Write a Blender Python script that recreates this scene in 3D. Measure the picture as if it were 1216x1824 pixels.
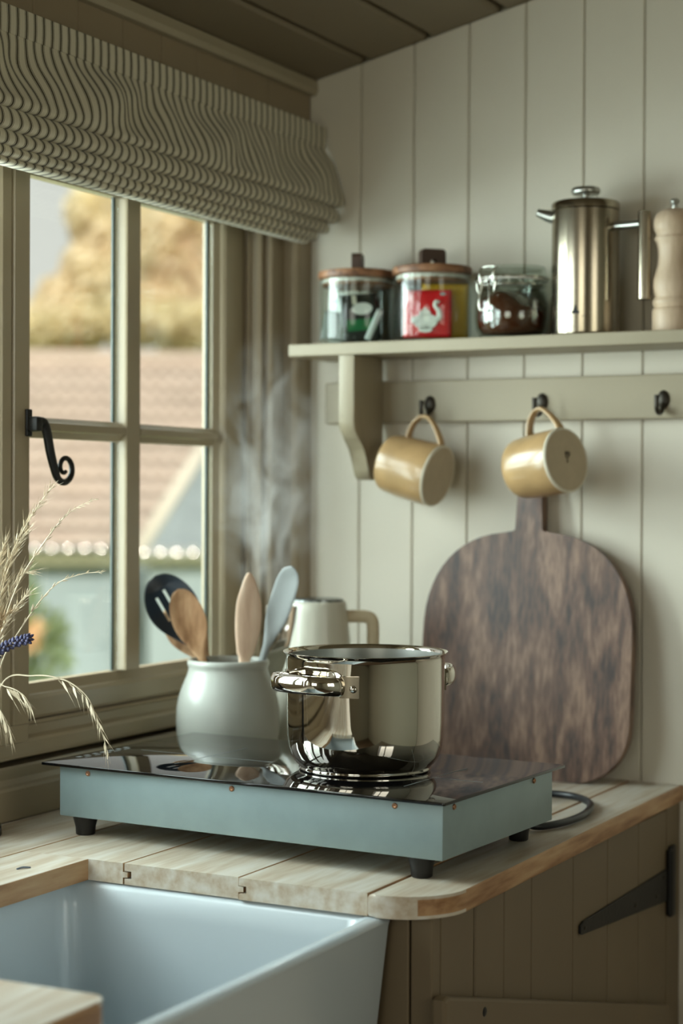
import bpy, bmesh, math, random
from mathutils import Vector, Matrix
random.seed(7)
PI = math.pi
SC = bpy.context.scene
COL = SC.collection
for _o in list(bpy.data.objects):
    bpy.data.objects.remove(_o)

# ------------------------------------------------------------------ camera
cam_d = bpy.data.cameras.new('camera')
cam = bpy.data.objects.new('camera', cam_d)
COL.objects.link(cam)
SC.camera = cam
def cam_axes(yaw, pitch, roll):
    cy, sy, cp, sp = math.cos(yaw), math.sin(yaw), math.cos(pitch), math.sin(pitch)
    f = Vector((-sy*cp, cy*cp, sp)); r = Vector((cy, sy, 0)); u = r.cross(f)
    cr, sr = math.cos(roll), math.sin(roll)
    return cr*r+sr*u, -sr*r+cr*u, f
CR, CU, CF = cam_axes(math.radians(27.7095), math.radians(-0.5578), math.radians(0.2579))
m4 = Matrix((CR, CU, -CF)).transposed().to_4x4()
m4.translation = Vector((1.3882, -2.5308, 1.32))
cam.matrix_world = m4
cam_d.sensor_fit = 'HORIZONTAL'; cam_d.sensor_width = 24.0
cam_d.lens = 3180.8/1216*24.0
cam_d.clip_start = 0.02; cam_d.clip_end = 300
cam_d.dof.use_dof = True
cam_d.dof.focus_distance = 2.08
cam_d.dof.aperture_fstop = 3.3

# ------------------------------------------------------------------ sky, lamps, exposure
vs = SC.view_settings
SC.display_settings.display_device = 'sRGB'
vs.view_transform = 'Standard'; vs.look = 'None'; vs.gamma = 1.0; vs.use_curve_mapping = False
vs.exposure = 0.0
SC.cycles.volume_bounces = 4
SKY = 0.76
world = bpy.data.worlds.new('overcast_sky'); SC.world = world
world.use_nodes = True
wn = world.node_tree.nodes; wl = world.node_tree.links
bg = wn['Background']
bg.inputs['Color'].default_value = (1.0, 0.985, 0.93, 1)
bg.inputs['Strength'].default_value = SKY

def lamp(name, kind, loc, direction, energy, color, size=None, size_y=None, angle=None, spread=None):
    d = bpy.data.lights.new(name, kind)
    o = bpy.data.objects.new(name, d); COL.objects.link(o)
    o.location = loc
    o.rotation_euler = Vector(direction).to_track_quat('-Z', 'Y').to_euler()
    d.energy = energy; d.color = color
    if kind == 'AREA':
        d.shape = 'RECTANGLE'; d.size = size; d.size_y = size_y
        if spread: d.spread = spread
    if angle: d.angle = angle
    return o
lamp('sun', 'SUN', (3, -6, 9), (-0.55, 0.62, -0.56), 5.0, (1.0, 0.93, 0.84), angle=math.radians(12))
# added area lamps outside the casements and unseen windows, imitating daylight
lamp('added_daylight', 'AREA', (-0.20, -1.05, 1.40), (0.86, 0.5, -0.06), 20, (0.86, 0.99, 1.0), 0.75, 0.8)
lamp('added_daylight', 'AREA', (-0.36, -2.15, 1.45), (0.9, 0.42, -0.14), 10, (0.92, 1.0, 0.98), 0.85, 0.8)
lamp('added_daylight', 'AREA', (-1.05, -0.85, 1.70), (1.1, 0.75, -0.42), 54, (0.86, 0.99, 1.0), 1.0, 1.0)
lamp('added_daylight', 'AREA', (1.0, -4.3, 1.5), (0, 1, -0.1), 15, (1.0, 0.94, 0.82), 1.2, 0.9)
lamp('added_daylight', 'AREA', (2.75, -1.9, 1.5), (-1, 0.1, -0.1), 9.5, (1.0, 0.93, 0.82), 1.0, 0.8)

# ------------------------------------------------------------------ materials
def lin(c):
    out = []
    for v in c[:3]:
        v = v/255.0
        out.append(v/12.92 if v <= 0.04045 else ((v+0.055)/1.055)**2.4)
    return (*out, 1.0)
class NT:
    def __init__(s, m):
        s.t = m.node_tree; s.n = s.t.nodes; s.l = s.t.links
        s.bsdf = s.n.get('Principled BSDF')
    def add(s, typ, **kw):
        n = s.n.new(typ)
        for k, v in kw.items():
            if k in n.inputs: n.inputs[k].default_value = v
            else: setattr(n, k, v)
        return n
    def ln(s, a, b): s.l.new(a, b)
def mat(name, col, rough=0.5, metal=0.0, var=0.0, vscale=(8, 8, 8), bump=0.0, bscale=60, spec=0.5, coat=0.0, sheen=0.0, trans=0.0):
    m = bpy.data.materials.new(name); m.use_nodes = True
    t = NT(m); b = t.bsdf
    b.inputs['Base Color'].default_value = lin(col)
    b.inputs['Roughness'].default_value = rough
    b.inputs['Metallic'].default_value = metal
    b.inputs['Specular IOR Level'].default_value = spec
    if coat: b.inputs['Coat Weight'].default_value = coat; b.inputs['Coat Roughness'].default_value = 0.08
    if sheen: b.inputs['Sheen Weight'].default_value = sheen
    tc = t.add('ShaderNodeTexCoord')
    if var > 0:
        mp = t.add('ShaderNodeMapping'); mp.inputs['Scale'].default_value = vscale
        nz = t.add('ShaderNodeTexNoise', Scale=1.0, Detail=5.0)
        t.ln(tc.outputs['Object'], mp.inputs['Vector']); t.ln(mp.outputs[0], nz.inputs['Vector'])
        rp = t.add('ShaderNodeValToRGB')
        c = lin(col)
        rp.color_ramp.elements[0].position = 0.3; rp.color_ramp.elements[1].position = 0.7
        rp.color_ramp.elements[0].color = tuple(v*(1-var) for v in c[:3])+(1,)
        rp.color_ramp.elements[1].color = tuple(min(1, v*(1+var)) for v in c[:3])+(1,)
        t.ln(nz.outputs[0], rp.inputs[0]); t.ln(rp.outputs[0], b.inputs['Base Color'])
    if bump > 0:
        nb = t.add('ShaderNodeTexNoise', Scale=bscale, Detail=4.0)
        t.ln(tc.outputs['Object'], nb.inputs['Vector'])
        bp = t.add('ShaderNodeBump', Strength=bump, Distance=0.002)
        t.ln(nb.outputs[0], bp.inputs['Height']); t.ln(bp.outputs[0], b.inputs['Normal'])
    return m
def wood(name, c_dark, c_mid, c_light, axis='y', ring=38, stretch=0.09, rough=0.55, knots=0.0, blotch=0.0, fine=1.0, contrast=1.0):
    """grain running along one object axis: stretched noise + wandering rings"""
    m = bpy.data.materials.new(name); m.use_nodes = True
    t = NT(m); b = t.bsdf
    b.inputs['Roughness'].default_value = rough
    tc = t.add('ShaderNodeTexCoord')
    oi = t.add('ShaderNodeObjectInfo')
    sc = [1, 1, 1]; sc['xyz'.index(axis)] = stretch
    off = t.add('ShaderNodeVectorMath', operation='SCALE'); off.inputs['Scale'].default_value = 7.0
    cmb = t.add('ShaderNodeCombineXYZ')
    for i in range(3): t.ln(oi.outputs['Random'], cmb.inputs[i])
    t.ln(cmb.outputs[0], off.inputs[0])
    ad = t.add('ShaderNodeVectorMath', operation='ADD')
    t.ln(tc.outputs['Object'], ad.inputs[0]); t.ln(off.outputs[0], ad.inputs[1])
    mp = t.add('ShaderNodeMapping'); mp.inputs['Scale'].default_value = sc
    t.ln(ad.outputs[0], mp.inputs['Vector'])
    warp = t.add('ShaderNodeTexNoise', Scale=9.0, Detail=3.0); t.ln(mp.outputs[0], warp.inputs['Vector'])
    ms = t.add('ShaderNodeMath', operation='MULTIPLY'); ms.inputs[1].default_value = ring*0.28
    t.ln(warp.outputs[0], ms.inputs[0])
    sp = t.add('ShaderNodeMath', operation='MULTIPLY'); sp.inputs[1].default_value = 6.283
    t.ln(ms.outputs[0], sp.inputs[0])
    sn = t.add('ShaderNodeMath', operation='SINE'); t.ln(sp.outputs[0], sn.inputs[0])
    fn = t.add('ShaderNodeTexNoise', Scale=160.0*fine, Detail=4.0); t.ln(mp.outputs[0], fn.inputs['Vector'])
    a1 = t.add('ShaderNodeMath', operation='MULTIPLY_ADD'); a1.inputs[1].default_value = 0.16*contrast; a1.inputs[2].default_value = 0.5
    t.ln(sn.outputs[0], a1.inputs[0])
    a2 = t.add('ShaderNodeMath', operation='MULTIPLY_ADD'); a2.inputs[1].default_value = 0.75; a2.inputs[2].default_value = -0.375
    t.ln(fn.outputs[0], a2.inputs[0])
    a3 = t.add('ShaderNodeMath', operation='ADD'); t.ln(a1.outputs[0], a3.inputs[0]); t.ln(a2.outputs[0], a3.inputs[1])
    last = a3
    if blotch:
        bn = t.add('ShaderNodeTexNoise', Scale=11.0, Detail=6.0, Roughness=0.65)
        m2 = t.add('ShaderNodeMapping'); s2 = [1.6, 1.6, 1.6]; s2['xyz'.index(axis)] = 0.55
        m2.inputs['Scale'].default_value = s2
        t.ln(ad.outputs[0], m2.inputs['Vector']); t.ln(m2.outputs[0], bn.inputs['Vector'])
        a4 = t.add('ShaderNodeMath', operation='MULTIPLY_ADD'); a4.inputs[1].default_value = blotch; a4.inputs[2].default_value = -blotch*0.5
        t.ln(bn.outputs[0], a4.inputs[0])
        a5 = t.add('ShaderNodeMath', operation='ADD'); t.ln(last.outputs[0], a5.inputs[0]); t.ln(a4.outputs[0], a5.inputs[1])
        last = a5
    rp = t.add('ShaderNodeValToRGB'); e = rp.color_ramp.elements
    e[0].position = 0.22; e[0].color = lin(c_dark)
    e[1].position = 0.78; e[1].color = lin(c_light)
    k = e.new(0.5); k.color = lin(c_mid)
    t.ln(last.outputs[0], rp.inputs[0])
    out = rp.outputs[0]
    if knots:
        m3 = t.add('ShaderNodeMapping'); s3 = [4.5, 4.5, 4.5]; s3['xyz'.index(axis)] = 2.0
        m3.inputs['Scale'].default_value = s3
        vo = t.add('ShaderNodeTexVoronoi', Scale=1.0)
        t.ln(ad.outputs[0], m3.inputs['Vector']); t.ln(m3.outputs[0], vo.inputs['Vector'])
        kr = t.add('ShaderNodeValToRGB'); kr.color_ramp.elements[0].position = 0.05; kr.color_ramp.elements[1].position = 0.13
        kr.color_ramp.elements[0].color = (knots, knots, knots, 1); kr.color_ramp.elements[1].color = (0, 0, 0, 1)
        t.ln(vo.outputs['Distance'], kr.inputs[0])
        mx = t.add('ShaderNodeMix', data_type='RGBA')
        t.ln(kr.outputs[0], mx.inputs[0]); t.ln(out, mx.inputs[6]); mx.inputs[7].default_value = lin([v*0.72 for v in c_dark])
        out = mx.outputs[2]
    t.ln(out, b.inputs['Base Color'])
    bp = t.add('ShaderNodeBump', Strength=0.12, Distance=0.001)
    t.ln(fn.outputs[0], bp.inputs['Height']); t.ln(bp.outputs[0], b.inputs['Normal'])
    return m
def glass_mat(name, tint=(1, 1, 1), refl=1.0, ior=1.5, haze=0.0):
    m = bpy.data.materials.new(name); m.use_nodes = True
    t = NT(m); t.n.remove(t.bsdf)
    out = t.n['Material Output']
    tr = t.add('ShaderNodeBsdfTransparent'); tr.inputs[0].default_value = (*tint, 1)
    gl = t.add('ShaderNodeBsdfGlossy', Roughness=0.02)
    fr = t.add('ShaderNodeFresnel', IOR=ior)
    gm = t.add('ShaderNodeNewGeometry')          # same reflectance when the ray leaves the sheet
    io = t.add('ShaderNodeMapRange'); io.inputs['To Min'].default_value = ior; io.inputs['To Max'].default_value = 1.0/ior
    t.ln(gm.outputs['Backfacing'], io.inputs['Value']); t.ln(io.outputs[0], fr.inputs['IOR'])
    mu = t.add('ShaderNodeMath', operation='MULTIPLY'); mu.inputs[1].default_value = refl; mu.use_clamp = True
    t.ln(fr.outputs[0], mu.inputs[0])
    mx = t.add('ShaderNodeMixShader')
    t.ln(mu.outputs[0], mx.inputs[0]); t.ln(tr.outputs[0], mx.inputs[1]); t.ln(gl.outputs[0], mx.inputs[2])
    t.ln(mx.outputs[0], out.inputs['Surface'])
    return m
M = {}
M['wall'] = mat('cream_wall_paint', (211, 203, 187), 0.55, var=0.03, vscale=(3, 3, 3), bump=0.06, bscale=90)
M['wall_dark'] = mat('joint_shadow_paint', (150, 142, 120), 0.7)
M['taupe'] = mat('taupe_joinery_paint', (144, 127, 102), 0.42, var=0.03, vscale=(5, 5, 5), bump=0.05, bscale=120)
M['frame'] = mat('window_frame_paint', (160, 145, 119), 0.27, var=0.03, vscale=(5, 5, 5), bump=0.04, bscale=120)
M['shelf'] = mat('shelf_paint', (158, 146, 122), 0.45, var=0.03, vscale=(5, 5, 5), bump=0.05, bscale=120)
M['cabinet'] = mat('cabinet_paint', (114, 98, 75), 0.5, var=0.04, vscale=(5, 5, 5), bump=0.05, bscale=120)
M['ceiling'] = mat('ceiling_paint', (124, 110, 88), 0.6, var=0.05, vscale=(4, 1.5, 4))
M['floor'] = mat('floor_boards', (96, 76, 56), 0.5, var=0.2, vscale=(4, 1, 4))
M['room'] = mat('far_room_paint', (176, 170, 150), 0.6)
M['pane'] = glass_mat('window_glass', (0.97, 1.0, 0.985), 0.8)
M['seal'] = mat('dark_glazing_spacer', (18, 42, 38), 0.4)
M['pine'] = wood('pale_pine', (182, 162, 138), (200, 188, 170), (212, 205, 194), 'y', ring=34, stretch=0.10, rough=0.42, knots=0.75, contrast=1.0)
M['pine_end'] = wood('pine_end_grain', (176, 152, 112), (205, 186, 148), (216, 202, 170), 'x', ring=60, stretch=0.4, rough=0.7)
M['pine_shade_edge'] = wood('shaded_pine_edge', (140, 98, 62), (176, 136, 96), (192, 156, 116), 'y', ring=26, stretch=0.12, rough=0.5, knots=0.8)  # same pine; the warm, dimmer light on its edge is put into the colour
M['walnut'] = wood('dark_walnut', (46, 29, 22), (92, 65, 51), (132, 103, 84), 'z', ring=30, stretch=0.22, rough=0.42, blotch=0.7, fine=1.2, contrast=0.9)
M['ceramic'] = mat('white_glazed_ceramic', (188, 197, 202), 0.22, spec=0.4, coat=0.12)
M['crock'] = mat('grey_white_stoneware_glaze', (170, 171, 163), 0.36, var=0.03, vscale=(12, 12, 5), spec=0.45, coat=0.1)
M['steel'] = mat('polished_steel', (214, 208, 198), 0.055, metal=1.0)
M['steel_in'] = mat('satin_steel', (178, 178, 172), 0.3, metal=1.0)
M['brushed'] = mat('brushed_steel', (166, 156, 138), 0.2, metal=1.0, var=0.1, vscale=(260, 260, 1))
M['galv'] = mat('galvanised_steel', (142, 160, 162), 0.42, metal=0.35, var=0.05, vscale=(30, 30, 30), bump=0.04, bscale=200)
M['hob'] = mat('black_hob_glass', (9, 9, 10), 0.02, spec=0.62)
M['hob_edge'] = mat('dark_blue_glass_edge', (18, 26, 48), 0.15)
M['mark'] = mat('pale_printed_line', (150, 158, 160), 0.4)
M['rubber'] = mat('black_rubber', (20, 18, 17), 0.5)
M['cable'] = mat('black_cable_sheath', (26, 28, 32), 0.35)
M['copper'] = mat('copper_screw', (168, 126, 98), 0.3, metal=1.0)
M['iron'] = mat('black_iron', (26, 24, 22), 0.45, metal=0.3, var=0.2, vscale=(60, 60, 60), bump=0.2, bscale=160)
M['ironsoft'] = mat('dark_bronze', (52, 46, 38), 0.4, metal=0.6)
M['mug'] = mat('ochre_stoneware_glaze', (172, 140, 98), 0.28, var=0.13, vscale=(26, 26, 26), coat=0.35)
M['mugraw'] = mat('unglazed_stoneware', (188, 172, 146), 0.75, var=0.05, vscale=(60, 60, 60))
M['mugrim'] = mat('cream_slip', (214, 206, 186), 0.4)
M['stamp'] = mat('dark_pottery_stamp', (70, 58, 44), 0.7)
M['kettle'] = mat('cream_kettle_enamel', (200, 196, 180), 0.35, coat=0.2)
M['kettle_handle'] = mat('pale_wood_handle', (196, 180, 150), 0.5, var=0.06, vscale=(20, 20, 60))
M['spoonwood'] = wood('beech_spoon_wood', (140, 100, 66), (182, 140, 102), (202, 164, 126), 'z', ring=22, stretch=0.2, rough=0.6)
M['spatwood'] = wood('pale_beech', (206, 172, 146), (224, 194, 168), (232, 208, 186), 'z', ring=18, stretch=0.2, rough=0.6)
M['nylon'] = mat('black_nylon', (36, 48, 60), 0.32)
M['silicone'] = mat('grey_blue_silicone', (132, 135, 134), 0.4)
M['acacia'] = wood('acacia_lid', (84, 52, 32), (132, 90, 60), (158, 114, 80), 'x', ring=30, stretch=0.2, rough=0.5)
M['acacia_dark'] = mat('dark_acacia_knob', (64, 42, 28), 0.5, var=0.15, vscale=(40, 40, 40))
M['jarglass'] = glass_mat('jar_glass', (0.945, 0.975, 0.96), 1.0)
M['jarglass2'] = glass_mat('jar_glass_clip', (0.92, 0.96, 0.93), 1.2)
M['silseal'] = mat('clear_silicone_seal', (206, 200, 190), 0.3)
M['wire'] = mat('bright_wire', (206, 204, 194), 0.18, metal=1.0)
M['brownmass'] = mat('glossy_dark_brown_contents', (74, 36, 20), 0.16, var=0.25, vscale=(16, 16, 16), coat=0.4)
M['red'] = mat('red_foil_sachet', (206, 20, 30), 0.3, bump=0.3, bscale=60)
M['yellow'] = mat('yellow_sachet', (190, 146, 30), 0.4)
M['white'] = mat('white_print', (226, 224, 216), 0.5)
M['packwhite'] = mat('white_tea_packet', (196, 200, 194), 0.4, bump=0.5, bscale=40)
M['packgrey'] = mat('grey_mesh_teabag', (120, 124, 118), 0.5, bump=0.6, bscale=50)
M['packgreen'] = mat('green_tea_packet', (22, 110, 62), 0.4)
M['packblack'] = mat('black_tea_packet', (26, 32, 28), 0.4)
M['mill'] = wood('pale_maple', (186, 160, 132), (204, 180, 154), (214, 192, 168), 'z', ring=12, stretch=0.12, rough=0.5)
M['straw'] = mat('dried_straw', (204, 188, 162), 0.8, var=0.12, vscale=(60, 60, 60))
M['strawdark'] = mat('dried_brown_stem', (158, 132, 98), 0.8, var=0.12, vscale=(60, 60, 60))
M['lavender'] = mat('dried_lavender', (72, 71, 100), 0.85, var=0.25, vscale=(90, 90, 90))
M['vase'] = mat('dark_glazed_vase', (24, 22, 22), 0.25)
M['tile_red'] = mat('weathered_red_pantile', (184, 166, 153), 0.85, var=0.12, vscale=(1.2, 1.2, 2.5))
M['tile_grey'] = mat('grey_slate', (128, 138, 142), 0.8, var=0.1, vscale=(1.5, 1.5, 3))
M['mortar'] = mat('pale_mortar', (206, 198, 184), 0.9)
M['glint'] = mat('mirror_glint_cap', (244, 240, 232), 0.06, metal=1.0)  # mirror metal, added so the tile ends throw sun glints
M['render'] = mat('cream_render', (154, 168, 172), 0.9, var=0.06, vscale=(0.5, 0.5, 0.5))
M['eaves'] = mat('eaves_shade_olive', (140, 140, 112), 0.9)  # olive tone painted for the shade under the eaves
M['bush'] = mat('green_leaves', (150, 168, 112), 0.8, var=0.2, vscale=(1, 1, 1))
M['flower'] = mat('orange_blossom', (232, 190, 146), 0.8)
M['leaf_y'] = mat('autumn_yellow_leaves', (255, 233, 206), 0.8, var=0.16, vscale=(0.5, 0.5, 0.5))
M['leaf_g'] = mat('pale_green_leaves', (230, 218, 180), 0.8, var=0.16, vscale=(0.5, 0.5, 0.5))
M['bark'] = mat('grey_bark', (120, 100, 76), 0.9)
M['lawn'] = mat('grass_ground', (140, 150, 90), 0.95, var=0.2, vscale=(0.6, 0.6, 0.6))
for k_ in ('leaf_y', 'leaf_g', 'bush'):
    t_ = NT(M[k_]); src_ = t_.bsdf.inputs['Base Color'].links[0].from_socket
    tl_ = t_.add('ShaderNodeBsdfTranslucent'); t_.ln(src_, tl_.inputs[0])
    mx_ = t_.add('ShaderNodeMixShader'); mx_.inputs[0].default_value = 0.5
    t_.ln(t_.bsdf.outputs[0], mx_.inputs[1]); t_.ln(tl_.outputs[0], mx_.inputs[2]); t_.ln(mx_.outputs[0], t_.n['Material Output'].inputs['Surface'])
def stripe_mat():
    m = bpy.data.materials.new('ticking_stripe_linen'); m.use_nodes = True
    t = NT(m); b = t.bsdf
    b.inputs['Roughness'].default_value = 0.9; b.inputs['Sheen Weight'].default_value = 0.15
    tc = t.add('ShaderNodeTexCoord'); sx = t.add('ShaderNodeSeparateXYZ')
    t.ln(tc.outputs['Object'], sx.inputs[0])
    dv = t.add('ShaderNodeMath', operation='DIVIDE'); dv.inputs[1].default_value = 0.0172
    t.ln(sx.outputs['Y'], dv.inputs[0])
    fr = t.add('ShaderNodeMath', operation='FRACT'); t.ln(dv.outputs[0], fr.inputs[0])
    rp = t.add('ShaderNodeValToRGB'); rp.color_ramp.interpolation = 'CONSTANT'
    cream, dark, mid = lin((216, 208, 186)), lin((84, 76, 58)), lin((122, 112, 88))
    stops = [(0.0, cream), (0.56, mid), (0.62, cream), (0.67, dark), (0.87, cream), (0.92, mid), (0.98, cream)]
    e = rp.color_ramp.elements
    e[0].position = 0; e[0].color = cream; e[1].position = stops[1][0]; e[1].color = stops[1][1]
    for p, c in stops[2:]:
        k = e.new(p); k.color = c
    t.ln(fr.outputs[0], rp.inputs[0])
    t.ln(rp.outputs[0], b.inputs['Base Color'])
    wv = t.add('ShaderNodeTexNoise', Scale=500.0, Detail=2.0); t.ln(tc.outputs['Object'], wv.inputs['Vector'])
    bp = t.add('ShaderNodeBump', Strength=0.25, Distance=0.001); t.ln(wv.outputs[0], bp.inputs['Height']); t.ln(bp.outputs[0], b.inputs['Normal'])
    tl = t.add('ShaderNodeBsdfTranslucent'); t.ln(rp.outputs[0], tl.inputs[0])
    mx = t.add('ShaderNodeMixShader'); mx.inputs[0].default_value = 0.16
    t.ln(b.outputs[0], mx.inputs[1]); t.ln(tl.outputs[0], mx.inputs[2])
    t.ln(mx.outputs[0], t.n['Material Output'].inputs['Surface'])
    return m
M['stripe'] = stripe_mat()

# ------------------------------------------------------------------ mesh helpers
def obj(name, bm, m, parent=None, smooth=False, angle=None, loc=None):
    bmesh.ops.recalc_face_normals(bm, faces=bm.faces)
    me = bpy.data.meshes.new(name); bm.to_mesh(me); bm.free()
    me.materials.append(m if not isinstance(m, str) else M[m])
    if smooth:
        for p in me.polygons: p.use_smooth = True
        if angle is not None: me.set_sharp_from_angle(angle=math.radians(angle))
    o = bpy.data.objects.new(name, me); COL.objects.link(o)
    if parent: o.parent = parent
    if loc: o.location = loc
    return o
def thing(name, label, cat, loc=(0, 0, 0), rz=0.0, group=None, rot=None):
    o = bpy.data.objects.new(name, None); COL.objects.link(o)
    o.empty_display_size = 0.05
    o.location = loc; o.rotation_euler = rot if rot is not None else (0, 0, rz)
    o['label'] = label; o['category'] = cat
    if group: o['group'] = group
    return o
def tag(o, label, cat, group=None):
    o['label'] = label; o['category'] = cat
    if group: o['group'] = group
    return o
def struct(o):
    o['kind'] = 'structure'; return o
def empty_struct(name, loc=(0, 0, 0)):
    o = bpy.data.objects.new(name, None); COL.objects.link(o); o.location = loc; o['kind'] = 'structure'
    return o
def box(bm, x0, x1, y0, y1, z0, z1, bev=0.0, seg=2):
    r = bmesh.ops.create_cube(bm, size=1.0)
    vs_ = r['verts']
    for v in vs_:
        v.co = Vector((x0+(v.co.x+.5)*(x1-x0), y0+(v.co.y+.5)*(y1-y0), z0+(v.co.z+.5)*(z1-z0)))
    if bev > 0:
        es = set(); [es.update(v.link_edges) for v in vs_]
        bmesh.ops.bevel(bm, geom=list(es), offset=bev, segments=seg, affect='EDGES', profile=0.5)
    return vs_
def prism(bm, pts, axis, a, b, bev=0.0):
    """closed 2-D outline extruded along an axis; pts are the other two coordinates in xyz order"""
    def mk(p, t):
        if axis == 'x': return Vector((t, p[0], p[1]))
        if axis == 'y': return Vector((p[0], t, p[1]))
        return Vector((p[0], p[1], t))
    v0 = [bm.verts.new(mk(p, a)) for p in pts]; v1 = [bm.verts.new(mk(p, b)) for p in pts]
    n = len(pts)
    f0 = bm.faces.new(v0); f1 = bm.faces.new(v1)
    for i in range(n):
        bm.faces.new((v0[i], v0[(i+1) % n], v1[(i+1) % n], v1[i]))
    if bev > 0:
        es = list(f0.edges)+list(f1.edges)
        bmesh.ops.bevel(bm, geom=es, offset=bev, segments=2, affect='EDGES', profile=0.5)
    return v0+v1
def lathe(bm, prof, seg=48, mtx=None, closed=False):
    """profile of (r, z) revolved about z"""
    rings = []
    for r, z in prof:
        if r < 1e-6:
            rings.append([bm.verts.new((0, 0, z))])
        else:
            rings.append([bm.verts.new((r*math.cos(2*PI*k/seg), r*math.sin(2*PI*k/seg), z)) for k in range(seg)])
    for a, b in zip(rings, rings[1:]):
        if len(a) == 1 and len(b) == 1: continue
        for k in range(seg):
            k2 = (k+1) % seg
            if len(a) == 1: bm.faces.new((a[0], b[k], b[k2]))
            elif len(b) == 1: bm.faces.new((a[k], a[k2], b[0]))
            else: bm.faces.new((a[k], a[k2], b[k2], b[k]))
    if mtx is not None:
        for rg in rings:
            for v in rg: v.co = mtx @ v.co
def spline(pts, n=8):
    pts = [Vector(p) for p in pts]; out = []
    for i in range(len(pts)-1):
        p0 = pts[max(i-1, 0)]; p1 = pts[i]; p2 = pts[i+1]; p3 = pts[min(i+2, len(pts)-1)]
        for k in range(n):
            t = k/n
            out.append(0.5*((2*p1)+(-p0+p2)*t+(2*p0-5*p1+4*p2-p3)*t*t+(-p0+3*p1-3*p2+p3)*t**3))
    out.append(pts[-1]); return out
def tube(bm, pts, rad, seg=12, flat=None, up=None):
    """swept section; rad number or per-point list; flat = (wide, thick) ratios with the wide side along `up`"""
    pts = [Vector(p) for p in pts]; n = len(pts)
    rads = rad if isinstance(rad, (list, tuple)) else [rad]*n
    rings = []; prev = None
    for i, p in enumerate(pts):
        t = (pts[min(i+1, n-1)]-pts[max(i-1, 0)])
        if t.length < 1e-9: t = Vector((0, 0, 1))
        t.normalize()
        if up is not None:
            nrm = Vector(up)-t*Vector(up).dot(t)
            if nrm.length < 1e-4: nrm = t.orthogonal()
        elif prev is None: nrm = t.orthogonal()
        else: nrm = prev-t*prev.dot(t)
        nrm.normalize(); prev = nrm; bi = t.cross(nrm)
        fw, ft = flat if flat else (1, 1)
        rings.append([bm.verts.new(p+nrm*(math.cos(2*PI*k/seg)*rads[i]*fw)+bi*(math.sin(2*PI*k/seg)*rads[i]*ft)) for k in range(seg)])
    for a, b in zip(rings, rings[1:]):
        for k in range(seg):
            bm.faces.new((a[k], a[(k+1) % seg], b[(k+1) % seg], b[k]))
    bm.faces.new(rings[0]); bm.faces.new(rings[-1])
def resample(rads, n):
    out = []
    for i in range(n):
        t = i/(n-1)*(len(rads)-1); k = min(int(t), len(rads)-2); f = t-k
        out.append(rads[k]*(1-f)+rads[k+1]*f)
    return out
def rrect(x0, x1, y0, y1, r, n=6):
    out = []
    for cx, cy, a0 in ((x1-r, y1-r, 0), (x0+r, y1-r, 90), (x0+r, y0+r, 180), (x1-r, y0+r, 270)):
        for k in range(n+1):
            a = math.radians(a0+90*k/n); out.append((cx+r*math.cos(a), cy+r*math.sin(a)))
    return out
def basis(x, y, z, loc):
    m = Matrix((Vector(x), Vector(y), Vector(z))).transposed().to_4x4(); m.translation = Vector(loc); return m
def copy_tree(o):
    c = o.copy(); COL.objects.link(c)
    for ch in list(o.children):
        d = ch.copy(); COL.objects.link(d); d.parent = c
        for g in list(ch.children):
            e = g.copy(); COL.objects.link(e); e.parent = d
    return c

# ================================================================== SETTING
RX, RY = 2.5, -4.1           # room: x 0..RX, y RY..0
RIDGE = 1.25
def ceil_z(x): return 1.985+0.2233*(x if x < RIDGE else 2*RIDGE-x)
# --- panelled wall on the right (y = 0), every tongue-and-groove board its own plank
bm = bmesh.new(); prism(bm, [(-0.16, 0), (RX+0.1, 0), (RX+0.1, 2.1), (RIDGE, 2.45), (-0.16, 2.1)], 'y', 0.012, 0.10)
wall_right = struct(obj('wall_right', bm, 'wall_dark'))
edges = [-0.0495, -0.003]+[0.0905+0.0935*k for k in range(26)]
for a, b in zip(edges[1:], edges[2:]):
    if b > RX: b = RX
    if b-a < 0.01: continue
    g = 0.0022
    pf = [(a+0.0006, 0.0118), (a+0.0006, g), (a+g, 0), (b-g, 0), (b-0.0006, g), (b-0.0006, 0.0118)]
    bm = bmesh.new(); prism(bm, pf, 'z', 0.0, 1.9)
    for v in bm.verts:
        if v.co.z > 1.0: v.co.z = ceil_z(v.co.x)-0.001
    obj('plank', bm, 'wall', wall_right)
# --- ceiling: sloping boards along y
bm = bmesh.new()
prism(bm, [(-0.16, 2.03+0.2233*-0.16), (RIDGE, ceil_z(RIDGE)+0.03), (RX+0.1, 2.005), (RX+0.1, 2.09), (RIDGE, 2.42), (-0.16, 2.09)], 'y', RY-0.1, 0.1)
ceiling = struct(obj('ceiling', bm, mat('ceiling_gap', (58, 48, 36), 0.8)))
cx = [-0.012, 0.1005, 0.2102, 0.3327]+[0.3327+0.112*k for k in range(1, 9)]
for a, b in zip(cx, cx[1:]):
    b = min(b, RIDGE)
    if b-a < 0.02: continue
    g = 0.0045
    bm = bmesh.new()
    prism(bm, [(a+g, ceil_z(a+g)+0.004), (a+g+0.004, ceil_z(a+g+0.004)), (b-g-0.004, ceil_z(b-g-0.004)), (b-g, ceil_z(b-g)+0.004), (b-g, ceil_z(b-g)+0.018), (a+g, ceil_z(a+g)+0.018)], 'y', RY, -0.0005)
    obj('plank', bm, 'ceiling', ceiling)
bm = bmesh.new(); prism(bm, [(RIDGE, ceil_z(RIDGE)), (RX, ceil_z(RX)), (RX, ceil_z(RX)+0.018), (RIDGE, ceil_z(RIDGE)+0.018)], 'y', RY, -0.0005)
obj('plank', bm, 'ceiling', ceiling)
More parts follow.
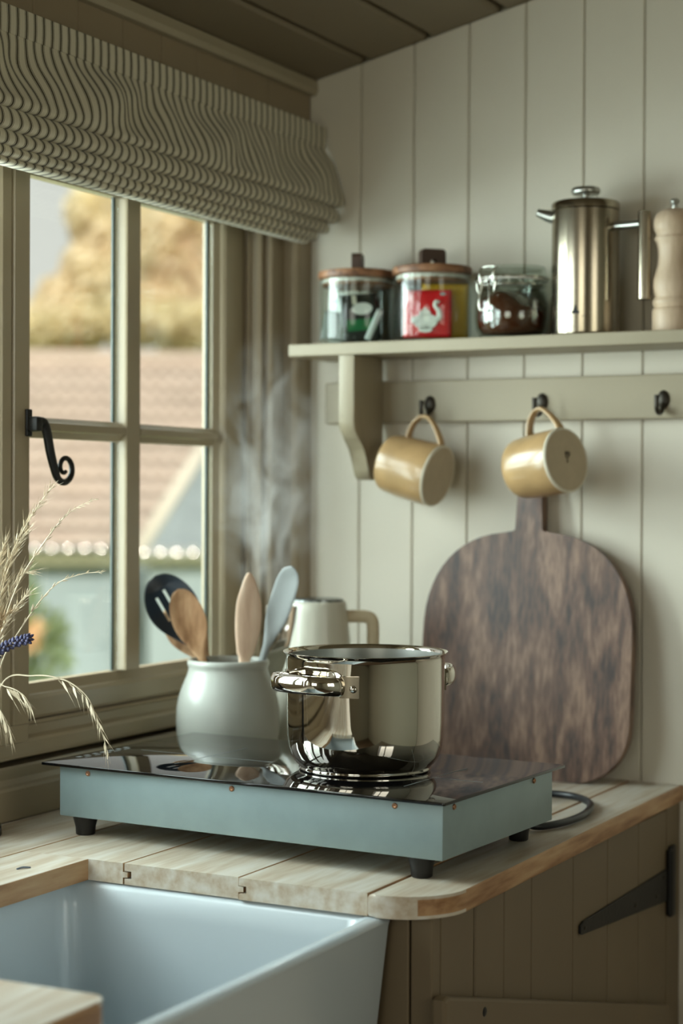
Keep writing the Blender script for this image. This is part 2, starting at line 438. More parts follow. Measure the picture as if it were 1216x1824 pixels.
# --- floor, far walls
bm = bmesh.new(); box(bm, -0.1, RX+0.1, RY-0.1, 0.1, -0.08, 0)
struct(obj('floor', bm, 'floor'))
bm = bmesh.new()
for b4 in ((RX, RX+0.1, RY, -2.5, 0, 2.05), (RX, RX+0.1, -1.3, 0, 0, 2.05), (RX, RX+0.1, -2.5, -1.3, 0, 1.0), (RX, RX+0.1, -2.5, -1.3, 1.9, 2.05)): box(bm, *b4)
struct(obj('wall_opposite', bm, 'room'))
bm = bmesh.new()
for b4 in ((-0.16, 0.35, RY-0.1, RY, 0, 2.1), (1.65, RX+0.1, RY-0.1, RY, 0, 2.1), (0.35, 1.65, RY-0.1, RY, 0, 0.95), (0.35, 1.65, RY-0.1, RY, 2.0, 2.4)): box(bm, *b4)
struct(obj('wall_back', bm, 'room'))
# --- window wall (left)
WY0, WY1, WZ0, WZ1 = -1.36, -0.112, 0.976, 1.83
bm = bmesh.new()
box(bm, -0.16, -0.047, RY, 0.012, 0.0, 0.90)
box(bm, -0.16, -0.082, RY, 0.012, 0.90, WZ0)
box(bm, -0.097, -0.056, WY1, 0.012, WZ0, WZ1)
box(bm, -0.16, -0.012, RY, 0.012, WZ1, 2.0)
box(bm, -0.16, -0.012, -1.66, WY0, WZ0, WZ1)
box(bm, -0.16, -0.012, RY, -2.62, WZ0, WZ1)
wall_left = struct(obj('wall_left', bm, 'taupe'))
py = [-0.0005, -0.137, -0.2385, -0.3403, -0.4344, -0.5284, -0.629, -0.7247, -0.82, -0.915, -1.01, -1.105, -1.2, -1.295, -1.39]
for a, b in zip(py, py[1:]):
    g = 0.002
    bm = bmesh.new(); prism(bm, [(-0.0118, b+0.0005), (-g, b+0.0005), (0, b+g), (0, a-g), (-g, a-0.0005), (-0.0118, a-0.0005)], 'z', 1.832, 1.9705)
    obj('plank', bm, 'taupe', wall_left)
# coving strip under the ceiling
bm = bmesh.new(); prism(bm, [(-0.0118, 1.9715), (0.0, 1.9605), (0.010, 1.962), (0.014, 1.970), (0.013, 1.9845), (-0.0118, 1.981)], 'y', RY+0.01, -0.001)
struct(obj('trim_1', bm, 'shelf'))
# moulded corner casing, stepping forward to the corner
bm = bmesh.new()
prism(bm, [(-0.0555, -0.1110), (-0.050, -0.1150), (-0.046, -0.1120), (-0.046, -0.1085), (-0.036, -0.1080), (-0.030, -0.1052), (-0.0300, -0.0990)
           , (-0.0335, -0.0965), (-0.0335, -0.0920), (-0.024, -0.0905), (-0.020, -0.0880), (-0.020, -0.0830), (-0.0225, -0.0810), (-0.0225, -0.0475), (-0.006, -0.0470), (0.000, -0.0430), (0.0025, -0.036), (0.0025, -0.0006), (-0.0555, -0.0006)], 'z', WZ0+0.0, WZ1-0.001)
struct(obj('trim_2', bm, 'taupe'))
# window board and upstand behind the worktop
bm = bmesh.new()
prism(bm, [(-0.0815, 0.9755), (-0.0815, 0.9690), (-0.0560, 0.9680), (-0.0545, 0.9650), (-0.0540, 0.9520), (-0.0505, 0.9450), (-0.0470, 0.9420), (-0.0452, 0.9385), (-0.0452, 0.9008), (-0.0815, 0.9008)], 'y', -2.6, -0.0006)
struct(obj('trim_3', bm, 'frame'))

# --- windows
def glazed_casement(name, y0, y1, bar_ys, bar_z, fastener=True):
    """one casement: y0..y1 between frame members"""
    w = empty_struct(name)
    zb, zt = 1.0, 1.80
    # sash: bottom rail with chamfer, stiles
    bm = bmesh.new()
    prism(bm, [(-0.090, 1.024), (-0.060, 1.024), (-0.058, 1.028), (-0.058, 1.050), (-0.062, 1.0545), (-0.0655, 1.0560), (-0.0720, 1.0685), (-0.090, 1.0685)], 'y', y0+0.002, y1-0.002)
    obj('bottom_rail', bm, 'frame', w)
    bm = bmesh.new()
    prism(bm, [(-0.090, 1.74), (-0.072, 1.74), (-0.0655, 1.752), (-0.058, 1.756), (-0.058, zt+0.008), (-0.090, zt+0.008)], 'y', y0+0.002, y1-0.002)
    obj('top_rail', bm, 'frame', w)
    for s, ya, yb in ((1, y0, y0+0.052), (-1, y1, y1-0.068)):
        bm = bmesh.new()
        e = 0.002*s
        # outer edge -> face -> chamfer to the glass
        prism(bm, [(-0.090, ya+e), (-0.058, ya+e), (-0.058, yb-0.017*s), (-0.062, yb-0.0125*s), (-0.0655, yb-0.0115*s), (-0.0720, yb), (-0.090, yb)], 'z', 1.069, 1.739)
        obj('stile', bm, 'frame', w)
    gy0, gy1 = y0+0.052, y1-0.068
    zs = [1.0685, bar_z, 1.74]
    for by in bar_ys:
        bm = bmesh.new()
        prism(bm, [(-0.086, by-0.0185), (-0.0720, by-0.0185), (-0.0630, by-0.0175), (-0.060, by-0.0165), (-0.060, by+0.0165), (-0.0630, by+0.0175), (-0.0720, by+0.0185), (-0.086, by+0.0185)], 'z', 1.0695, 1.7390)
        obj('glazing_bar', bm, 'frame', w)
    bm = bmesh.new()
    z = bar_z
    ys = [gy0]+[q for by in bar_ys for q in (by-0.019, by+0.019)]+[gy1]
    for a, b in zip(ys[::2], ys[1::2]):
        prism(bm, [(-0.086, z-0.0150), (-0.0720, z-0.0150), (-0.064, z-0.0065), (-0.060, z-0.005), (-0.060, z+0.005), (-0.064, z+0.0065), (-0.0720, z+0.0120), (-0.086, z+0.0120)], 'y', a+0.0005, b-0.0005)
    obj('glazing_bar', bm, 'frame', w)
    for a, b in zip(ys[::2], ys[1::2]):
        for zl, zh in ((1.069, z-0.0155), (z+0.0125, 1.7395)):
            bm = bmesh.new(); box(bm, -0.0775, -0.0735, a+0.0008, b-0.0008, zl, zh)
            p = obj('pane', bm, 'pane', w)
            bm = bmesh.new()
            box(bm, -0.0815, -0.0785, b-0.0070, b-0.0009, zl, zh)
            box(bm, -0.0815, -0.0785, a+0.0009, a+0.0040, zl, zh)
            obj('spacer', bm, 'seal', p)
    return w
bars_y = [-0.4125]
window_1 = glazed_casement('window_1', -0.706, -0.1135, bars_y, 1.4085)
window_2 = glazed_casement('window_2', -1.30, -0.738, [-1.02], 1.4085)
# frame round both casements, belonging to the first window
bm = bmesh.new()
prism(bm, [(-0.120, 0.9765), (-0.052, 0.9765), (-0.0465, 0.979), (-0.0455, 0.983), (-0.0455, 0.998), (-0.0480, 1.0015), (-0.0560, 1.0050), (-0.0560, 1.0165), (-0.0530, 1.0190), (-0.0570, 1.0222), (-0.0900, 1.0228), (-0.120, 1.012)], 'y', -1.34, -0.1125)
obj('frame_sill', bm, 'frame', window_1)
bm = bmesh.new(); box(bm, -0.155, -0.05, -1.34, -0.1125, 1.809, 1.8295)
obj('frame_head', bm, 'frame', window_1)
bm = bmesh.new()
prism(bm, [(-0.15, -0.7370), (-0.0450, -0.7370), (-0.0395, -0.7335), (-0.0395, -0.7165), (-0.0425, -0.7145), (-0.0425, -0.7125), (-0.0380, -0.7105), (-0.0380, -0.6805), (-0.0405, -0.6775), (-0.0460, -0.6775), (-0.0460, -0.7050), (-0.15, -0.7050)], 'z', 1.0235, 1.8085)
obj('mullion', bm, 'frame', window_1)
# mullion foot that stands in front of the sill frame
bm = bmesh.new(); box(bm, -0.0452, -0.0385, -0.7365, -0.6790, 1.0005, 1.0232, 0.0015)
obj('mullion_foot', bm, 'frame', window_1)
bm = bmesh.new(); box(bm, -0.155, -0.045, -1.345, -1.302, 1.0235, 1.8085, 0.003)
obj('frame_jamb', bm, 'frame', window_1)
# black monkey-tail fastener on the mullion
bm = bmesh.new()
box(bm, -0.0378, -0.0335, -0.6905, -0.6795, 1.393, 1.428, 0.0015)
box(bm, -0.0335, -0.0165, -0.6930, -0.6780, 1.399, 1.4185, 0.004)
fast = obj('fastener', bm, 'iron', window_1, True, 40)
bm = bmesh.new()
ctr = Vector((-0.022, -0.6245, 1.3565))
pts = [(-0.022, -0.682, 1.4125), (-0.022, -0.6715, 1.411), (-0.022, -0.6640, 1.396), (-0.022, -0.6570, 1.372), (-0.022, -0.6470, 1.3480)]
for k in range(13):
    a = math.radians(-132+36*k); r = 0.0205*(1-0.062*k)
    pts.append((-0.022, -0.6265+r*math.cos(a), 1.3535+r*math.sin(a)))
sp = spline(pts, 5)
tube(bm, sp, resample([0.0052, 0.0062, 0.0060, 0.0050, 0.0044, 0.0040, 0.0036, 0.0034, 0.0032, 0.0030, 0.0028, 0.0027], len(sp)), 10)
obj('curled_tail', bm, 'iron', fast, True)
# unseen windows of the other walls, added as openings for the lamps
def added_window(name, axis, at, a0, a1, z0, z1):
    w = empty_struct(name)
    bm = bmesh.new()
    for q in ((a0, a1, z0, z0+0.05), (a0, a1, z1-0.05, z1), (a0, a0+0.05, z0+0.05, z1-0.05), (a1-0.05, a1, z0+0.05, z1-0.05), ((a0+a1)/2-0.025, (a0+a1)/2+0.025, z0+0.05, z1-0.05)):
        if axis == 'x': box(bm, at-0.03, at+0.03, q[0], q[1], q[2], q[3])
        else: box(bm, q[0], q[1], at-0.03, at+0.03, q[2], q[3])
    obj('frame', bm, 'frame', w)
    bm = bmesh.new()
    if axis == 'x': box(bm, at-0.002, at+0.002, a0+0.051, (a0+a1)/2-0.026, z0+0.051, z1-0.051)
    else: box(bm, a0+0.051, (a0+a1)/2-0.026, at-0.002, at+0.002, z0+0.051, z1-0.051)
    obj('pane', bm, 'pane', w)
    bm = bmesh.new()
    if axis == 'x': box(bm, at-0.002, at+0.002, (a0+a1)/2+0.026, a1-0.051, z0+0.051, z1-0.051)
    else: box(bm, (a0+a1)/2+0.026, a1-0.051, at-0.002, at+0.002, z0+0.051, z1-0.051)
    obj('pane', bm, 'pane', w)
added_window('added_window_3', 'x', -0.09, -2.619, -1.661, WZ0+0.001, WZ1-0.001)
added_window('added_window_4', 'y', RY-0.05, 0.351, 1.649, 0.951, 1.999)
added_window('added_window_5', 'x', RX+0.05, -2.499, -1.301, 1.001, 1.899)

# ================================================================== WORKTOP, SINK, CABINET
T = 0.024; ZW = 0.90
worktop = thing('worktop', 'pale pine plank worktop with rounded corner around the white sink', 'worktop', (0.3, -0.4, ZW-T))
WO = Vector((0.3, -0.4, ZW-T))
def board_profile(a, b, tongue=True, groove=True):
    g = 0.0011
    z0, zt = ZW-T, ZW
    p = [(a+g, z0)]
    p.append((b-g, z0))
    if tongue: p += [(b-g, ZW-0.0165), (b+0.0052, ZW-0.0160), (b+0.0052, ZW-0.0105), (b-g, ZW-0.0100)]
    p += [(b-g, zt-0.0006), (b-g-0.0006, zt), (a+g+0.0006, zt), (a+g, zt-0.0006)]
    if groove: p += [(a+g, ZW-0.0085), (a+0.0105, ZW-0.0088), (a+0.0105, ZW-0.0170), (a+g, ZW-0.0175)]
    return p
def board(a, b, ya, yb, tongue=True, groove=True):
    bm = bmesh.new(); prism(bm, board_profile(a, b, tongue, groove), 'y', ya, yb)
    for v in bm.verts: v.co -= WO
    return obj('board', bm, 'pine', worktop)
J = [-0.0445, 0.087, 0.229, 0.382, 0.542, 0.624]
YC, YN = -0.852, -1.303
board(J[0], J[1], -2.2, -0.001, True, False)
# board two has the notch of the sink cut in its front edge
board(J[1], J[2], YC, -0.001)
bm = bmesh.new()
prism(bm, board_profile(J[1], 0.181, False, True), 'y', YN, YC)
for v in bm.verts: v.co -= WO
o = obj('board', bm, 'pine', worktop)
board(J[1], J[2], -2.2, YN)
board(J[2], J[3], YC, -0.001); board(J[3], J[4], YC-0.003, -0.001, False)
board(J[2], J[3], -2.2, YN, False)
def outline_board(pts, name='board', bev=0.0035):
    bm = bmesh.new(); prism(bm, pts, 'z', ZW-T, ZW, bev)
    for v in bm.verts: v.co -= WO
    return obj(name, bm, 'pine', worktop, True, 35)
def arc(cx, cy, r, a0, a1, n=10):
    return [(cx+r*math.cos(math.radians(a0+(a1-a0)*k/n)), cy+r*math.sin(math.radians(a0+(a1-a0)*k/n))) for k in range(n+1)]
a = J[4]+0.0009; b = J[5]
outline_board([(a, -0.001), (a, -0.858)]+arc(b-0.072, -0.858+0.072, 0.072, 270, 360)[0:]+[(b, -0.001)])
# near side of the sink: rounded drainer end
outline_board([(J[3]+0.0009, -2.2), (0.528, -2.2)]+arc(0.528-0.018, YN-0.018, 0.018, 0, 90)+[(J[3]+0.0009, YN)])
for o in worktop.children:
    me = o.data; me.materials.append(M['pine_shade_edge'])
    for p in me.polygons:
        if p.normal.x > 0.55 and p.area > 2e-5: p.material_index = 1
# small metal staple in the wood
bm = bmesh.new(); tube(bm, spline([(0.1445-WO.x, -0.938-WO.y, T+0.0004), (0.1475-WO.x, -0.931-WO.y, T+0.0016), (0.1525-WO.x, -0.9235-WO.y, T+0.0004)], 6), 0.0011, 8)
obj('staple', bm, mat('blue_grey_staple', (120, 132, 150), 0.4, metal=0.7), worktop, True)

# --- belfast sink
sink = thing('sink', 'white ceramic belfast sink set below the pine worktop', 'sink', (0.33, -1.08, 0.62))
SO = Vector((0.33, -1.08, 0.62))
def sink_shell():
    bm = bmesh.new()
    zt = 0.8748; x0, x1, y0, y1 = 0.128, 0.561, -1.345, -0.832
    W = 0.024
    rings = []
    def ring(x0, x1, y0, y1, r, z):
        return [bm.verts.new(Vector((p[0], p[1], z))-SO) for p in rrect(x0, x1, y0, y1, r, 5)]
    seq = [(0.010, 0.62, 0.010), (0.010, 0.66, 0.012), (0.001, zt-0.010, 0.012), (0.000, zt-0.004, 0.012), (0.004, zt, 0.010), (W-0.006, zt, 0.014), (W, zt-0.006, 0.020), (W+0.003, zt-0.03, 0.024), (W+0.012, 0.70, 0.032), (W+0.020, 0.672, 0.040), (W+0.045, 0.662, 0.05)]
    for ins, z, r in seq:
        fx = 0
        rings.append(ring(x0+ins, x1-ins-(0.014*(zt-z)/0.25 if ins < 0.011 else 0), y0+ins, y1-ins, r, z))
    for p, q in zip(rings, rings[1:]):
        n = len(p)
        for k in range(n): bm.faces.new((p[k], p[(k+1) % n], q[(k+1) % n], q[k]))
    bm.faces.new(rings[0]); bm.faces.new(rings[-1])
    return bm
obj('basin', sink_shell(), 'ceramic', sink, True, 50)
bm = bmesh.new(); lathe(bm, [(0, 0.0425), (0.026, 0.0425), (0.034, 0.0435), (0.040, 0.0422), (0.041, 0.041)], 28)
for v in bm.verts: v.co += Vector((0.0, -0.02, 0.0005))
obj('waste', bm, 'steel_in', sink, True)

# --- cabinet under the worktop
XF, XP, YE = 0.604, 0.604, -0.828      # front face (it runs out to 0.6185 at the wall), end panel face
cab = thing('cabinet', 'dark taupe boarded cabinet with black strap hinge under pine worktop', 'cabinet', (0.45, -0.4, 0))
CO = Vector((0.45, -0.4, 0))
def cobj(name, bm, m, parent=None, smooth=False, angle=None):
    for v in bm.verts:
        if v.co.x > 0.5: v.co.x += 0.0145*max(0, v.co.y+0.83)/0.83
        v.co -= CO
    return obj(name, bm, m, parent or cab, smooth, angle)
ZT = 0.8755
bm = bmesh.new(); box(bm, -0.04, 0.5675, -0.807, -0.006, 0.02, 0.61); cobj('carcass', bm, 'cabinet')
# end panel faces the sink: two boards with an open joint
for a, b in ((0.42, 0.5765), (0.5785, XP)):
    bm = bmesh.new(); box(bm, a, b, YE, YE+0.02, 0.02, ZT, 0.002); cobj('end_panel', bm, 'cabinet')
bm = bmesh.new(); box(bm, XP-0.022, XP, YE+0.0205, -0.7225, 0.02, ZT, 0.002); cobj('post', bm, 'cabinet')
bm = bmesh.new(); box(bm, XF-0.035, XF, -0.0605, -0.0008, 0.02, ZT, 0.0015); cobj('post', bm, 'cabinet')
bm = bmesh.new(); box(bm, XF-0.022, XF-0.005, -0.7185, -0.0625, 0.06, ZT-0.004)
door = cobj('door', bm, mat('joint_brown', (54, 44, 32), 0.7))
dy = [-0.7190, -0.640, -0.559, -0.425, -0.302, -0.181, -0.0620]
for a, b in zip(dy, dy[1:]):
    g = 0.0012; c = 0.002
    bm = bmesh.new(); prism(bm, [(XF-0.0048, a+g*.4), (XF-c, a+g*.4), (XF, a+g*.4+c), (XF, b-g*.4-c), (XF-c, b-g*.4), (XF-0.0048, b-g*.4)], 'z', 0.06, ZT-0.004)
    cobj('plank', bm, 'cabinet', door)
# strap hinge: strap tapering to its tip, upright leaf on the post
bm = bmesh.new()
prism(bm, [(-0.4070, 0.7690), (-0.4020, 0.7668), (-0.0660, 0.7431), (-0.0660, 0.7889), (-0.3960, 0.7828), (-0.4070, 0.7790)], 'x', XF+0.0004, XF+0.0040, 0.0008)
hinge = cobj('hinge_strap', bm, 'iron')
bm = bmesh.new(); box(bm, XF+0.0004, XF+0.0060, -0.0560, -0.0340, 0.7175, 0.819, 0.0015)
tube(bm, [(XF+0.0052, -0.0610, 0.722), (XF+0.0052, -0.0610, 0.815)], 0.0050, 12)
cobj('hinge_leaf', bm, 'iron', hinge, True, 40)
for y, z in ((-0.394, 0.7742), (-0.203, 0.764), (-0.116, 0.759), (-0.085, 0.780)):
    bm = bmesh.new(); lathe(bm, [(0, 0.0016), (0.0022, 0.0013), (0.0034, 0)], 12, basis((0, 1, 0), (0, 0, 1), (1, 0, 0), (XF+0.0040, y, z)))
    cobj('screw', bm, 'ironsoft', hinge, True)
# wooden turn button bridging post and door low down, hanging at a slant
bm = bmesh.new(); prism(bm, [(-0.8370, 0.7925), (-0.8250, 0.7945), (-0.1000, 0.6050), (-0.1000, 0.5400), (-0.8370, 0.7300)], 'x', XF+0.0022, XF+0.0195, 0.004)
bat = cobj('batten', bm, 'cabinet')
bm = bmesh.new(); lathe(bm, [(0, 0.0012), (0.004, 0.0010), (0.0055, 0)], 14, basis((0, 1, 0), (0, 0, 1), (1, 0, 0), (XF+0.0196, -0.737, 0.7565)))
cobj('screw', bm, 'iron', bat, True)

# ================================================================== SHELF
SZ = 1.551
shelf = thing('shelf', 'taupe painted wall shelf with bracket, peg rail and dark hooks', 'shelf', (0.5, -0.06, 1.54))
HO = Vector((0.5, -0.06, 1.54))
def sobj(name, bm, m='shelf', parent=None, smooth=False, angle=None):
    for v in bm.verts: v.co -= HO
    return obj(name, bm, m, parent or shelf, smooth, angle)
bm = bmesh.new(); box(bm, 0.031, 1.05, -0.126, -0.0006, SZ-0.0185, SZ, 0.0015); sobj('shelf_board', bm)
bm = bmesh.new(); box(bm, 0.039, 1.05, -0.0205, -0.0006, 1.4325, 1.4975, 0.002); sobj('peg_rail', bm)
bm = bmesh.new()
prof = [(-0.0210, 1.5322), (-0.1215, 1.5322), (-0.1215, 1.432), (-0.1170, 1.417), (-0.1020, 1.403), (-0.0880, 1.392), (-0.0790, 1.378), (-0.0730, 1.361), (-0.0690, 1.349), (-0.0600, 1.343), (-0.0210, 1.343)]
prism(bm, prof, 'x', 0.117, 0.143, 0.0012); sobj('bracket', bm, 'shelf', None, True, 35)
for hx in (0.2235, 0.4085, 0.5960):
    bm = bmesh.new()
    lathe(bm, [(0, 0.0042), (0.0070, 0.0036), (0.0092, 0.0014), (0.0094, 0)], 20, basis((1, 0, 0), (0, 0, 1.45), (0, -1, 0), (hx, -0.0207, 1.4600)))
    hk = [(hx, -0.023, 1.4535), (hx, -0.030, 1.4425), (hx, -0.042, 1.4395), (hx, -0.0515, 1.4450), (hx, -0.0530, 1.4560), (hx, -0.0515, 1.4645)]
    sp = spline(hk, 6); tube(bm, sp, resample([0.0042, 0.0036, 0.0034, 0.0034, 0.0034, 0.0042], len(sp)), 10)
    sobj('hook', bm, 'ironsoft', None, True, 50)

# ================================================================== HOB
HA = -0.0488
hob = thing('induction_hob', 'portable two-zone induction hob with black glass top on galvanised box', 'hob', (0.0432, -0.7622, ZW), HA)
HW, HD = 0.557, 0.325
bm = bmesh.new(); prism(bm, rrect(0, HW, 0, HD, 0.003, 3), 'z', 0.0865, 0.0900, 0.0006); obj('glass_top', bm, 'hob', hob, True, 35)
bm = bmesh.new(); box(bm, 0.0205, HW-0.008, 0.012, HD-0.022, 0.0245, 0.0864, 0.0012, 2); obj('casing', bm, 'galv', hob, True, 35)
for fx, fy in ((0.0435, 0.034), (0.512, 0.034), (0.514, 0.282), (0.046, 0.282)):
    bm = bmesh.new(); lathe(bm, [(0, 0), (0.0105, 0), (0.0118, 0.0012), (0.0124, 0.010), (0.0150, 0.0195), (0.0162, 0.0244), (0, 0.0244)], 28)
    for v in bm.verts: v.co += Vector((fx, fy, 0))
    obj('foot', bm, 'rubber', hob, True, 45)
def screw_at(p, nrm, up=(0, 0, 1), r=0.0034):
    n = Vector(nrm); u = Vector(up); x = u.cross(n)
    bm = bmesh.new(); lathe(bm, [(0, 0.0008), (r*0.35, 0.0010), (r*0.7, 0.0019), (r, 0.0008), (r, 0)], 16, basis(x, u, n, p))
    return obj('screw', bm, 'copper', hob, True)
for sx in (0.0645, 0.2750, 0.4900): screw_at((sx, 0.0119, 0.0795), (0, -1, 0))
for sy in (0.038, 0.248): screw_at((HW-0.0079, sy, 0.0800), (1, 0, 0))
def stripline(a, b, w=0.0008, name='printed_line'):
    a = Vector((a[0], a[1], 0.09004)); b = Vector((b[0], b[1], 0.09004)); d = (b-a).normalized(); s = Vector((-d.y, d.x, 0))*w/2
    bm = bmesh.new(); vs_ = [bm.verts.new(q) for q in (a+s, b+s, b-s, a-s)]
    f = bm.faces.new(vs_); r = bmesh.ops.extrude_face_region(bm, geom=[f])
    for v in [g for g in r['geom'] if isinstance(g, bmesh.types.BMVert)]: v.co.z += 0.0001
    return obj(name, bm, 'mark', hob)
stripline((0.042, 0.149), (0.243, 0.149)); stripline((0.148, 0.075), (0.148, 0.235))
stripline((0.41, 0.149), (0.53, 0.149)); stripline((0.467, 0.075), (0.467, 0.235))
# touch-control legends near the left edge
bm = bmesh.new()
for k in range(7):
    box(bm, 0.010, 0.016, 0.055+k*0.016, 0.063+k*0.016, 0.0900, 0.09012)
for k in range(5):
    box(bm, 0.020, 0.0225, 0.060+k*0.020, 0.072+k*0.020, 0.0900, 0.09012)
obj('touch_controls', bm, 'mark', hob)
# mains lead
bm = bmesh.new()
lw = [(0.520, -0.452, 0.932), (0.540, -0.440, 0.918), (0.5650, -0.4430, 0.9065), (0.5860, -0.4050, 0.9055), (0.5905, -0.3300, 0.9055), (0.5700, -0.2500, 0.9055), (0.5300, -0.2050, 0.9055), (0.4850, -0.2000, 0.9055), (0.4300, -0.2250, 0.9055), (0.36, -0.26, 0.9055), (0.29, -0.25, 0.9055), (0.21, -0.17, 0.9055), (0.12, -0.09, 0.9055), (0.05, -0.05, 0.9055)]
inv = Matrix.Rotation(-HA, 4, 'Z') @ Matrix.Translation(Vector((-0.0432, 0.7622, -ZW)))
tube(bm, [inv @ p for p in spline(lw, 8)], 0.0048, 12)
obj('mains_lead', bm, 'cable', hob, True)

# ================================================================== POT
pot = thing('cooking_pot', 'polished stainless steel cooking pot on the black hob glass', 'pot', (0.4154, -0.6145, 0.9902))
R0 = 0.0955
bm = bmesh.new()
prof = [(0, 0), (0.076, 0), (0.0792, 0.0008), (0.0800, 0.0030), (0.0792, 0.0046), (0.0800, 0.0062), (0.0850, 0.0105), (0.0895, 0.0180), (0.0925, 0.0290), (0.0942, 0.0420), (0.0950, 0.060), (0.0953, 0.100), (0.0955, 0.1335), (0.0962, 0.1372), (0.0978, 0.1398), (0.0992, 0.1408), (0.0995, 0.1415), (0.0990, 0.1420), (0.0972, 0.1412), (0.0955, 0.1395), (0.0943, 0.1370)]
lathe(bm, prof, 96); obj('pot_body', bm, 'steel', pot, True, 60)
bm = bmesh.new(); lathe(bm, [(0.0943, 0.1370), (0.0940, 0.060), (0.0928, 0.034), (0.086, 0.016), (0.075, 0.006), (0, 0.0055)], 72); obj('pot_interior', bm, 'steel_in', pot, True, 60)
bm = bmesh.new(); lathe(bm, [(0, 0.088), (0.0938, 0.088)], 60); obj('water', bm, mat('simmering_water', (120, 124, 118), 0.05), pot, True)
vd = Vector((CF.x, CF.y, 0)).normalized()
face_ang = math.atan2(-vd.y, -vd.x)     # direction from the pot towards the room
def pot_handle(center_ang):
    half = math.radians(31)
    z0 = 0.1075
    pa, pb = center_ang-half, center_ang+half
    def pol(r, a, z): return Vector((r*math.cos(a), r*math.sin(a), z))
    bm = bmesh.new()
    c = center_ang
    out = Vector((math.cos(c), math.sin(c), 0)); tn = Vector((-math.sin(c), math.cos(c), 0))
    hw = 0.0955*math.sin(half); d0 = 0.0955*math.cos(half)
    pts = [out*(d0+0.002)-tn*(hw-0.002)+Vector((0, 0, z0)), out*(d0+0.012)-tn*(hw-0.001)+Vector((0, 0, z0+0.001)), out*(d0+0.026)-tn*(hw-0.008)+Vector((0, 0, z0+0.002)), out*(d0+0.0365)-tn*(hw*0.55)+Vector((0, 0, z0+0.003)),
           out*(d0+0.0395)+Vector((0, 0, z0+0.003)),
           out*(d0+0.0365)+tn*(hw*0.55)+Vector((0, 0, z0+0.003)), out*(d0+0.026)+tn*(hw-0.008)+Vector((0, 0, z0+0.002)), out*(d0+0.012)+tn*(hw-0.001)+Vector((0, 0, z0+0.001)), out*(d0+0.002)+tn*(hw-0.002)+Vector((0, 0, z0))]
    sp = spline(pts, 6); tube(bm, sp, resample([0.0085, 0.0088, 0.0088, 0.0088, 0.0088, 0.0088, 0.0088, 0.0088, 0.0085], len(sp)), 16, (1.25, 0.58), (0, 0, 1))
    h = obj('handle', bm, 'steel', pot, True, 60)
    for s, ang in ((-1, pa), (1, pb)):
        # riveted mounting plate hugging the wall
        bm = bmesh.new(); a0 = ang-0.02*(-s) ; n = 8
        aa, ab = (ang-0.05, ang+0.19) if s > 0 else (ang-0.19, ang+0.05)
        gi, go = [], []
        for k in range(n+1):
            t = aa+(ab-aa)*k/n
            gi.append([bm.verts.new(pol(0.0952, t, z)) for z in (z0-0.0125, z0+0.0125)])
            go.append([bm.verts.new(pol(0.0972, t, z)) for z in (z0-0.0125, z0+0.0125)])
        for k in range(n):
            bm.faces.new((go[k][0], go[k+1][0], go[k+1][1], go[k][1])); bm.faces.new((gi[k][0], gi[k][1], gi[k+1][1], gi[k+1][0]))
            bm.faces.new((gi[k][0], gi[k+1][0], go[k+1][0], go[k][0])); bm.faces.new((gi[k][1], go[k][1], go[k+1][1], gi[k+1][1]))
        for k in (0, n): bm.faces.new((gi[k][0], go[k][0], go[k][1], gi[k][1]))
        obj('mounting_plate', bm, 'brushed', h, True, 40)
        t = ang+s*0.12
        bm = bmesh.new(); rr = 0.0045
        lathe(bm, [(rr, 0), (rr*0.9, 0.0012), (rr*0.6, 0.0021), (0, 0.0025)], 16, basis((-math.sin(t), math.cos(t), 0), (0, 0, 1), (math.cos(t), math.sin(t), 0), pol(0.0971, t, z0-0.002)))
        obj('rivet', bm, 'steel', h, True)
pot_handle(face_ang-math.radians(47)); pot_handle(face_ang-math.radians(47)+PI)

# ================================================================== CROCK AND UTENSILS
KC = Vector((0.0625, -0.352, ZW))
crock = thing('utensil_crock', 'grey-white stoneware crock holding utensils behind the hob', 'crock', KC)
bm = bmesh.new()
prof = [(0, 0), (0.050, 0), (0.0535, 0.002), (0.0555, 0.010), (0.0630, 0.035), (0.0700, 0.062), (0.0730, 0.080), (0.0740, 0.098), (0.0732, 0.116), (0.0710, 0.129), (0.0674, 0.141), (0.0630, 0.152), (0.0588, 0.1625), (0.0566, 0.1695), (0.0564, 0.1735), (0.0578, 0.1765), (0.0584, 0.1795), (0.0578, 0.1828), (0.0560, 0.1846), (0.0535, 0.1848), (0.0515, 0.1835), (0.0510, 0.178), (0.0530, 0.166), (0.0640, 0.143), (0.0675, 0.118), (0.0640, 0.075), (0.0540, 0.030), (0.045, 0.014), (0, 0.012)]
lathe(bm, prof, 72); obj('crock_body', bm, 'crock', crock, True, 70)

